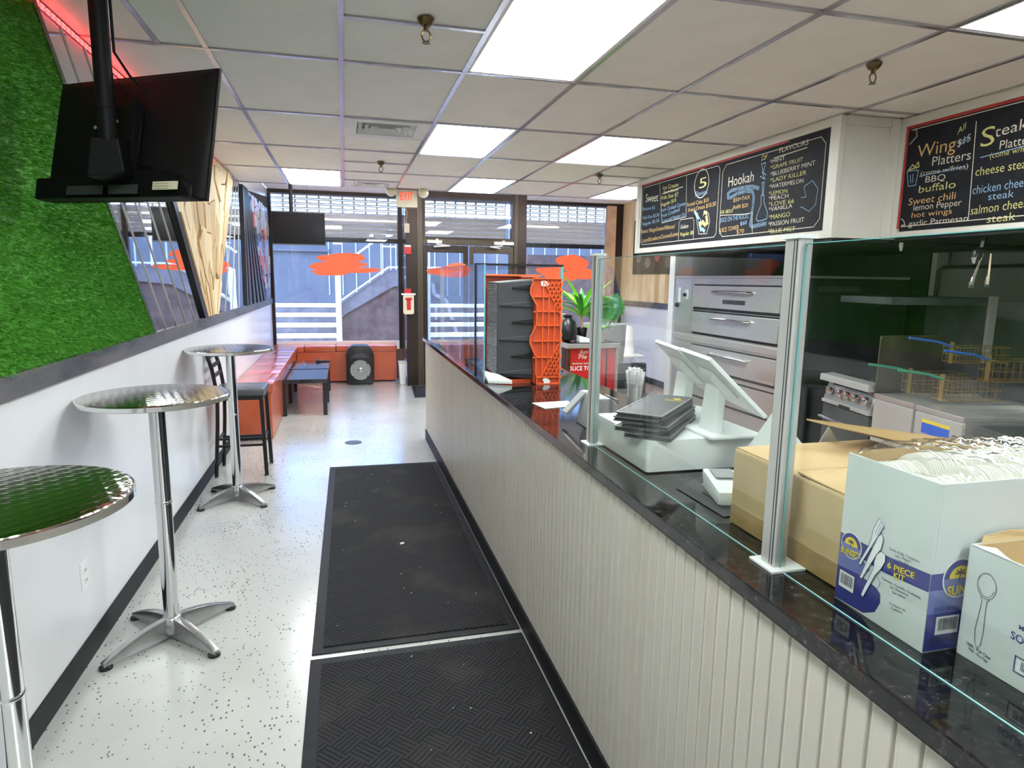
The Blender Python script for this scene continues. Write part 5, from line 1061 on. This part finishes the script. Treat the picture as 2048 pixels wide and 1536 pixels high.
d = obj('oven_door', MB().box(-.02, .01, .25, .02, L_-.01, .755), 'steel_dk', t, bevel=.005)
obj('handle', MB().tube([(-.02, .05, .655), (-.07, .06, .66), (-.075, .30, .66), (-.07, .54, .66), (-.02, .55, .655)], .013, 10), 'chrome', d, smooth=True)
for y in (.05, .55):
    for x in (.06, .74): obj('leg', MB().tube([(x, y, 0), (x, y, .15)], .02, 8), 'chrome', t)
bnr = MB()
for x in (.2, .38, .56):
    for y in (.12, .30, .48): bnr.box(x-.07, y-.004, .945, x+.07, y+.004, .955).box(x-.004, y-.07, .945, x+.004, y+.07, .955)
obj('burner_grate', bnr, 'black', t)
obj('riser', MB().box(.76, 0, .94, .80, L_, 1.60), 'steel_dk', t); obj('over_shelf', MB().box(.05, 0, 1.545, .78, L_, 1.595), 'steel_dk', t, bevel=.004)
obj('riser_post', MB().box(.755, -.035, .94, .80, -.002, 1.61), 'steel', t)
def fryer(y, x, lab_, sticker):
    t = kroot('deep_fryer', lab_, 'fryer', x, y, None); w_ = .405
    obj('cabinet', MB().box(.0, 0, .15, .78, w_, .905), 'steel', t, bevel=.003)
    obj('door', MB().box(-.012, .006, .17, .0, w_-.006, .895), 'white_panel' if False else 'alu', t, bevel=.003)
    top = MB(); top.box(-.012, 0, .905, .18, w_, .935).box(.66, 0, .905, .78, w_, .935).box(.18, 0, .905, .66, .03, .935).box(.18, w_-.03, .905, .66, w_, .935)
    obj('tank_rim', top, 'steel', t, bevel=.003); obj('oil_tank', MB().box(.18, .03, .83, .66, w_-.03, .84), mat('old_frying_oil', (.05, .03, .01), .1), t)
    obj('back_splash', MB().box(.74, 0, .93, .78, w_, 1.15), 'steel_dk', t)
    for q in ((.06, .05), (.72, .05), (.06, w_-.05), (.72, w_-.05)): obj('leg', MB().tube([(q[0], q[1], 0), (q[0], q[1], .16)], .02, 8), 'chrome', t)
    if sticker:
        obj('warning_label', MB().box(-.0135, .10, .775, -.012, .33, .84), mat('label_blue', (.02, .11, .62), .4), t); obj('warning_label', MB().box(-.0135, .10, .84, -.012, .33, .86), 'yellow', t)
    return t
fryer(3.285, 3.50, 'stainless deep fryer next to the range', False); fryer(2.87, 3.425, 'stainless deep fryer with a blue and yellow warning label', True)
tag(obj('splash_guard', MB().rbox(3.56, 3.675, .94, 4.12, 3.685, 1.335, .02, 'Y'), mat('stained_steel', (.13, .12, .085), .35, .7, var=.3, vscale=5)), 'stained upright steel plate between the range and the fryers', 'splash guard')
brz = mat('oily_brass_wire', (.34, .24, .09), .35, .7)
def basket(x, y, z, L, W, H, label, hm, hy):
    t = thing('fry_basket', label, 'basket', (x, y, z), PHI, None, world=False); b_ = MB()
    for (dz_) in (0, H*.5, H):
        r_ = [(0, 0), (L, 0), (L, W), (0, W)]
        for a, c in zip(r_, r_[1:]+r_[:1]): b_.bar((a[0], a[1], dz_), (c[0], c[1], dz_), .005)
    n = 7
    for k in range(n+1): b_.bar((L*k/n, 0, 0), (L*k/n, 0, H), .003).bar((L*k/n, W, 0), (L*k/n, W, H), .003).bar((L*k/n, 0, 0), (L*k/n, W, 0), .003)
    for k in range(4): b_.bar((0, W*k/4, 0), (0, W*k/4, H), .003).bar((L, W*k/4, 0), (L, W*k/4, H), .003)
    obj('wire_cage', b_, brz, t); obj('front_plate', MB().box(-.004, W*.38, -.01, .0, W*.62, H+.03), brz, t)
    obj('handle', MB().tube([(0, W/2, H), (-.10, W/2, H+.03), (-.30, W/2, H+.055)], .008, 8), hm, t, smooth=True); return t
blue = mat('blue_grip', (.04, .12, .45), .35); green = mat('green_grip', (.02, .28, .16), .35)
basket(3.66, 3.44, .97, .34, .15, .13, 'fryer basket with green handle nearest the range', green, 0); basket(3.62, 3.16, .97, .34, .15, .13, 'fryer basket with green handle in the middle', green, 0)
basket(3.85, 3.06, 1.10, .34, .15, .13, 'fryer basket with blue handle hung higher at the back', blue, 0); basket(3.80, 3.28, 1.19, .34, .15, .10, 'fryer basket with dark blue handle hung highest', blue, 0)
t = kroot('work_table', 'dull steel worktable at the right beyond the cutlery box', 'table', 3.25, 1.78)
obj('top', MB().box(0, 0, .86, .8, 1.05, .90), 'steel_dk', t, bevel=.003); obj('skirt', MB().box(.02, .0, .3, .78, 1.04, .86), 'steel_dk', t)
for x in (.05, .75):
    for y in (.05, 1.0): obj('leg', MB().tube([(x, y, 0), (x, y, .3)], .02, 8), 'steel', t)
# back wall panels, pipes
struct('trim_10', MB().box(RX-.012, 3.2, .9, RX, 4.15, 1.56), 'kwall', 'steel sheet on the kitchen wall', bevel=.002)
t = sthing('trim_11', 'thin conduit pipes on the dark kitchen wall', (RX, 4, 1.5)); ppm = MB().tube([(RX-.03, 4.50, 1.50), (RX-.03, 4.50, 1.80), (RX-.03, 4.46, 1.83), (RX-.03, 2.6, 1.84)], .014, 8); obj('pipe', ppm, 'steel_dk', t, smooth=True)
obj('pipe', MB().tube([(RX-.03, 4.40, 1.85), (RX-.03, 4.40, 1.97)], .012, 8), 'steel_dk', t, smooth=True)
struct('wall_kitchen_upper', MB().box(RX-.02, 4.6, 1.0, RX, 6.76, 1.96), 'dark_metal', 'dark wall above the deck oven')
t = thing('hanging_rail', 'black pipe rail under the soffit near the hanging tongs', 'rail', (3.7, 3.05, 1.9))
obj('pipe', MB().tube([(3.545, 3.05, 1.845), (3.545, 3.05, 1.875), (3.57, 3.05, 1.888), (4.1, 3.05, 1.90)], .016, 10), 'black', t, smooth=True); obj('hanger', MB().bar((3.60, 3.05, 1.89), (3.61, 3.05, 1.966), .02), 'black', t); obj('nozzle', MB().tube([(3.545, 3.05, 1.845), (3.548, 3.05, 1.81)], [.013, .007], 8), 'alu', t, smooth=True)
tag(obj('spray_nozzle', MB().tube([(3.55, 3.58, 1.955), (3.55, 3.58, 1.93), (3.552, 3.58, 1.90)], [.012, .013, .006], 8), 'alu', smooth=True), 'small metal nozzle under the soffit left of the hanging tongs', 'nozzle')
def tongs(x, y, z, lean, lab_):
    t = thing('tongs', lab_, 'tongs', (x, y, z), 0, None, world=False)
    for s_ in (-1, 1): obj('arm', MB().bar((0, 0, 0), (lean+s_*.008, s_*.01, -.14), .011, .003).bar((lean+s_*.008, s_*.01, -.14), (lean*1.25+s_*.012, s_*.012, -.185), .016, .004), 'chrome', t)
    b_ = MB()
    for k in range(4): b_.bar((lean*1.2-.016+k*.0105, 0, -.165-.0*k), (lean*1.2-.012+k*.0105, 0, -.20), .006)
    obj('scalloped_tip', b_, 'chrome', t); return t
tongs(3.585, 3.03, 1.870, -.045, 'stainless tongs hanging from the black rail, the left pair'); tongs(3.645, 3.03, 1.875, .0, 'stainless tongs hanging from the black rail, the right pair')
tag(obj('wooden_bracket', MB().box(3.44, 2.38, 1.88, 3.50, 2.62, 1.985), 'chip_b'), 'end of a pale wooden bracket under the platters blackboard', 'bracket')
# right wall pallet timber
t = thing('timber_cladding', 'wall cladding of tall pale timber planks right of the shop window', 'wall panel', (RX, 9, 1.34))
rp = random.Random(6); y = 6.90; k = 0
while y < 11.05:
    w_ = rp.uniform(.13, .2); zt = CEIL-.01 if y+w_ < YE else 3.05
    obj('plank', MB().box(RX-.02-rp.uniform(0, .012), y, 1.342, RX, min(y+w_-.006, 11.06), zt), rp.choice(['chip_a', 'chip_b', 'chip_a', 'chip_c']), t, bevel=.002); y += w_
t = thing('hexagon_panel', 'dark panel of grey and red hexagons over the right wall planks', 'wall panel', (RX-.03, 9, 2))
obj('board', MB().box(RX-.046, 6.92, 1.80, RX-.036, 10.55, CEIL-.02), 'board', t); hr = .20
hx = MB(); hr_ = []
for i in range(10):
    for j in range(5):
        cy = 7.2+i*hr*1.72; cz = 1.98+j*hr*1.0*.98+(.098 if i % 2 else 0)
        if cy+hr*.55 > 10.5 or cz+hr*.5 > CEIL-.03: continue
        P = [(RX-.046, cy+hr*.55*math.cos(a*PI/3), cz+hr*.46*math.sin(a*PI/3)) for a in range(6)]
        obj('hexagon', MB().prism(P, (-.012, 0, 0)), rp.choice(['dark_gray', 'dark_gray', 'red_dull', 'slate']), t, bevel=.002)

# ---------------------------------------------------------------- red cabinet and plants
t = thing('food_cabinet', 'red lettered food cabinet with steel corner frame behind the counter', 'cabinet', (2.35, 6.3, 0))
obj('body', MB().box(2.13, 6.02, .12, 2.62, 6.52, 1.02), 'red', t, bevel=.004)
obj('top_frame', MB().box(2.10, 5.99, 1.02, 2.66, 6.56, 1.068), 'steel', t, bevel=.004); obj('top_glass', MB().box(2.11, 6.0, 1.068, 2.65, 6.55, 1.074), 'screen', t)
obj('corner_post', MB().box(2.105, 5.995, .05, 2.135, 6.02, 1.02), 'brass', t); obj('corner_post', MB().box(2.62, 5.995, .05, 2.645, 6.02, 1.02), 'steel', t)
obj('side_gap', MB().box(2.126, 6.10, .15, 2.13, 6.22, 1.0).box(2.60-.08, 6.012, .1, 2.535, 6.019, 1.01), 'black', t)
Fc = FY(6.02)
for s_, a_, c_, z_, h_, m_, sl_ in (('Jun', 2.225, 2.33, .965, .042, 'cream', .35), ('Pie', 2.225, 2.32, .915, .042, 'cream', .35), ('MAKING MEMORIES', 2.165, 2.42, .858, .018, 'cream', 0), ('SLICE TO GO', 2.145, 2.465, .800, .042, 'white', 0)): text(Fc, s_, (a_, z_), (c_, z_), h_, m_, t, bold=.02, slant=sl_)
for x in (2.15, 2.58):
    for y in (6.05, 6.48): obj('leg', MB().box(x, y, 0, x+.03, y+.03, .13), 'steel_dk', t)
def leaf(mb, base, direc, L, W, droop, n=7, fold=.25):
    d = Vector(direc).normalized(); side = d.cross(Vector((0, 0, 1)))
    side = side.normalized() if side.length > .05 else Vector((1, 0, 0)); p = Vector(base); vs = []
    for i in range(n+1):
        u = i/n; w_ = W*math.sin(PI*min(1, u*.93+.07))**.8*(1-.25*u) if i < n else .001
        vs += [p-side*w_/2+Vector((0, 0, w_*fold)), p, p+side*w_/2+Vector((0, 0, w_*fold))]
        dd_ = (d + Vector((0, 0, -droop*u))).normalized(); p = p+dd_*L/n
    fs = []
    for i in range(n):
        for j in range(2): fs.append((i*3+j, i*3+j+1, i*3+j+4, i*3+j+3))
    mb.add(vs, fs)
def potted(name, label, loc, potr, poth, potm, leaves, stem=None):
    t = thing(name, label, 'plant', loc, 0, None, world=False)
    p = obj('pot', MB().lathe([(potr*.72, 0), (potr, poth*.95), (potr*1.06, poth), (potr*.95, poth), (potr*.9, poth*.9), (.002, poth*.88)], n=24), potm, t, smooth=True)
    if stem: obj('stem', MB().tube(stem, .012, 8), 'chip_c', t, smooth=True)
    for base, d_, L, W, dr, m_ in leaves:
        b_ = MB(); leaf(b_, base, d_, L, W, dr); obj('leaf', b_, m_, t, recalc=False, smooth=True)
    return t
rg = random.Random(12); lv = []
for k in range(26):
    a = k*2.4; el = rg.uniform(.35, 1.5); lv.append(((0, 0, .20+rg.uniform(0, .12)), (math.cos(a), math.sin(a), el*1.4), rg.uniform(.36, .56), rg.uniform(.045, .07), rg.uniform(.3, 1.2), 'green_a' if rg.random() < .65 else 'green_b'))
potted('dracaena_plant', 'bright green striped spiky plant in a black pot on the red cabinet', (2.36, 6.30, 1.074), .06, .13, 'black', lv, [(0, 0, .1), (0, 0, .34)])
lv = []
for k in range(12):
    a = k*1.9; lv.append(((0, 0, .10), (math.cos(a), math.sin(a), .8), rg.uniform(.12, .22), .07, 1.0, 'green_a' if k % 3 else 'green_b'))
potted('small_pothos', 'small yellow green leafy plant right of the spiky plant', (2.50, 6.12, 1.074), .045, .08, 'white', lv)
t = thing('monstera_plant', 'broad dark green leaf plant in a large grey pot by the right window', 'plant', (2.98, 7.2, 0), world=False)
obj('pot', MB().lathe([(.16, 0), (.25, .9), (.26, 1.18), (.23, 1.18), (.002, 1.1)], n=28), 'pot_gray', t, smooth=True)
for k in range(9):
    a = k*.75; c = Vector((.13*math.cos(a), .12*math.sin(a), 1.30+.02*(k % 3)*2)); b_ = MB(); P = []
    ux = Vector((math.cos(a+.8), math.sin(a+.8), 0)); uz = Vector((-.3*math.sin(a), .3*math.cos(a), 1)).normalized()
    for j in range(36):
        an_ = 2*PI*j/36; r_ = .15*(1-.16*(j % 3 == 0))*(1+.15*math.cos(an_-PI/2)); P.append(c+ux*r_*.85*math.cos(an_)+uz*r_*math.sin(an_))
    b_.add([c]+P, [(0, 1+j, 1+(j+1) % 36) for j in range(36)]); obj('leaf', b_, 'green_b', t, recalc=False)
    obj('leaf_stalk', MB().tube([(0, 0, 1.05), (c.x*.6, c.y*.6, 1.2), tuple(c)], .005, 6), 'green_b', t)
tag(obj('plastic_bag', MB().lathe([(.02, 0), (.09, .02), (.10, .10), (.085, .19), (.04, .235), (.05, .26), (.02, .27)], c=(2.17, 6.2, 1.074), n=18), 'black', smooth=True), 'black plastic bag lump left of the spiky plant', 'bag')
tag(obj('cream_box', MB().box(2.12, 6.36, 1.074, 2.22, 6.5, 1.34), 'peach', bevel=.004), 'small beige carton standing behind the black bag', 'box')
o = obj('folded_tray', MB().prism([(2.25, 6.05, 1.075), (2.44, 6.02, 1.075), (2.44, 6.03, 1.088), (2.25, 6.06, 1.14)], (0, .16, 0)), 'white_pl', bevel=.004); tag(o, 'pale lilac wedge shaped folded tray on the red cabinet', 'tray')
o = obj('black_sheet', MB().prism([(1.12, 4.2, KZ+.001), (1.42, 4.1, KZ+.001), (1.42, 4.6, KZ+.06), (1.3, 4.62, KZ+.09), (1.15, 4.5, KZ+.05)], (0, 0, .006)), 'black', bevel=.002); tag(o, 'crumpled black sheet at the back of the display case', 'sheet')
t = thing('side_table', 'small white side table before the right wall', 'table', (4.02, 8.9, 0))
obj('tabletop', MB().box(3.82, 8.7, .585, 4.24, 9.1, .61), 'white', t, bevel=.003)
for x in (3.84, 4.2):
    for y in (8.72, 9.06): obj('leg', MB().box(x, y, 0, x+.02, y+.02, .585), 'white', t)
tag(obj('white_lampshade', MB().lathe([(.13, 0), (.085, .42), (.08, .42), (.12, 0)], c=(4.04, 8.9, .611), n=24), 'white', smooth=True), 'white conical lampshade on the small side table', 'lampshade')
t = thing('dark_chair', 'grey upholstered chair beyond the counter beside the red cabinet', 'chair', (3.05, 6.3, 0))
obj('seat', MB().box(2.80, 6.1, .40, 3.2, 6.5, .47), 'dark_gray', t, bevel=.02, smooth=True); obj('backrest', MB().box(2.80, 6.48, .45, 3.2, 6.53, .80), 'dark_gray', t, bevel=.02, smooth=True)
for x in (2.82, 3.16):
    for y in (6.12, 6.47): obj('leg', MB().box(x, y, 0, x+.03, y+.03, .41), 'black', t)

# ================================================================ TELEVISIONS
a, tl, ro = -.612, -.183, -.019
ux = Vector((math.cos(a), math.sin(a), 0)); n = Vector((math.sin(a), -math.cos(a), 0)); up = Vector((0, 0, math.cos(tl)))+n*math.sin(tl)
ux2 = ux*math.cos(ro)+up*math.sin(ro); up2 = up*math.cos(ro)-ux*math.sin(ro); yv = up2.cross(ux2)
t = thing('television', 'large black television seen from behind, hung on a ceiling pole by the grass', 'television', (-.693, 2.578, 2.136), world=False)
t.rotation_euler = Matrix(((ux2.x, yv.x, up2.x), (ux2.y, yv.y, up2.y), (ux2.z, yv.z, up2.z))).to_euler()
obj('screen_panel', MB().box(-.365, -.004, -.215, .365, .008, .215), 'tv', t, bevel=.002); obj('screen', MB().box(-.355, .008, -.205, .355, .0095, .207), 'screen', t)
obj('rear_shell', MB().hexa([(-.345, -.03, -.205), (.345, -.03, -.205), (.362, -.003, -.213), (-.362, -.003, -.213), (-.34, -.022, .18), (.30, -.022, .18), (.36, -.003, .213), (-.36, -.003, .213)]), 'tv', t, bevel=.004, smooth=True)
obj('lower_housing', MB().prism([(-.37, -.058, -.218), (.31, -.058, -.218), (.335, -.035, -.213), (.335, -.035, -.175), (.30, -.056, -.155), (.18, -.058, -.125), (-.37, -.058, -.145)], (0, .045, 0)), 'tv', t, bevel=.006)
obj('port_strip', MB().box(-.20, -.0645, -.208, -.03, -.061, -.178).box(.0, -.0645, -.208, .13, -.061, -.178), 'dark_gray', t)
lb = obj('rating_label', MB().box(.195, -.0625, -.196, .300, -.0590, -.170), 'cream', t, label='white rating label')
lp = MB(); ff = FY(-.0628)
for k in range(3): patch(lp, ff, [(.20, -.194+k*.008), (.265, -.194+k*.008), (.265, -.192+k*.008), (.20, -.192+k*.008)], .0004)
obj('print', lp, 'mid_gray', lb, recalc=False)
obj('mount_plate', MB().rbox(-.14, -.04, -.12, .06, -.028, .10, .012, 'Y'), 'tv', t, bevel=.002); obj('mount_arm', MB().box(.055, -.07, -.165, .095, -.036, .095), 'tv', t, bevel=.003)
for (x, z) in ((-.02, .045), (-.03, -.08), (-.12, .03)): obj('bolt', MB().lathe([(.006, -.045), (.006, -.041)], c=(x, 0, z), n=10, axis='Y'), 'alu', t)
obj('cable', MB().tube([(-.02, -.05, .17), (.06, -.05, .12), (.10, -.045, .02), (.09, -.045, -.10), (.15, -.045, -.11), (.30, -.05, -.15)], .004, 6), 'tv', t)
t = thing('television_pole', 'black ceiling pole carrying the large television', 'pole', (-.71, 2.42, 2.0))
obj('tube', MB().tube([(-.71, 2.40, 2.095), (-.71, 2.40, CEIL-.002)], .0265, 16), 'tv', t, smooth=True)
obj('bracket', MB().hexa([(-.775, 2.38, 1.98), (-.665, 2.38, 2.00), (-.655, 2.50, 1.99), (-.745, 2.56, 1.98), (-.755, 2.375, 2.10), (-.675, 2.375, 2.10), (-.67, 2.50, 2.12), (-.74, 2.56, 2.12)]), 'tv', t, bevel=.006)
obj('cable', MB().tube([(-.675, 2.40, CEIL-.003), (-.674, 2.395, 2.55), (-.672, 2.39, 2.36), (-.640, 2.42, 2.30), (-.60, 2.455, 2.26)], .0045, 6), 'tv', t)
obj('cable_tie', MB().lathe([(.0275, 0), (.0285, .002), (.0285, .006), (.0275, .008)], c=(-.71, 2.40, 2.19), n=16), 'tv', t); obj('ceiling_flange', MB().lathe([(.07, CEIL-.008), (.07, CEIL-.0025)], c=(-.71, 2.40, 0), n=20), 'tv', t)
t = thing('television', 'black television facing the room, hung before the left shop window', 'television', (-.49, 8.15, 2.24))
obj('screen_panel', MB().box(-.795, 8.13, 2.045, -.20, 8.165, 2.42), 'tv', t, bevel=.004); obj('screen', MB().box(-.782, 8.128, 2.065, -.213, 8.13, 2.408), 'screen', t)
obj('bezel_edge', MB().box(-.795, 8.126, 2.045, -.20, 8.131, 2.058), 'dark_gray', t); obj('rear_shell', MB().box(-.70, 8.165, 2.10, -.29, 8.21, 2.37), 'tv', t, bevel=.01)
t = thing('television_pole', 'black ceiling pole carrying the far television', 'pole', (-.578, 8.23, 2.4)); obj('tube', MB().tube([(-.578, 8.235, 2.3), (-.578, 8.235, POCK-.001)], .022, 12), 'tv', t, smooth=True)
obj('bracket', MB().box(-.62, 8.21, 2.2, -.53, 8.26, 2.34), 'tv', t)
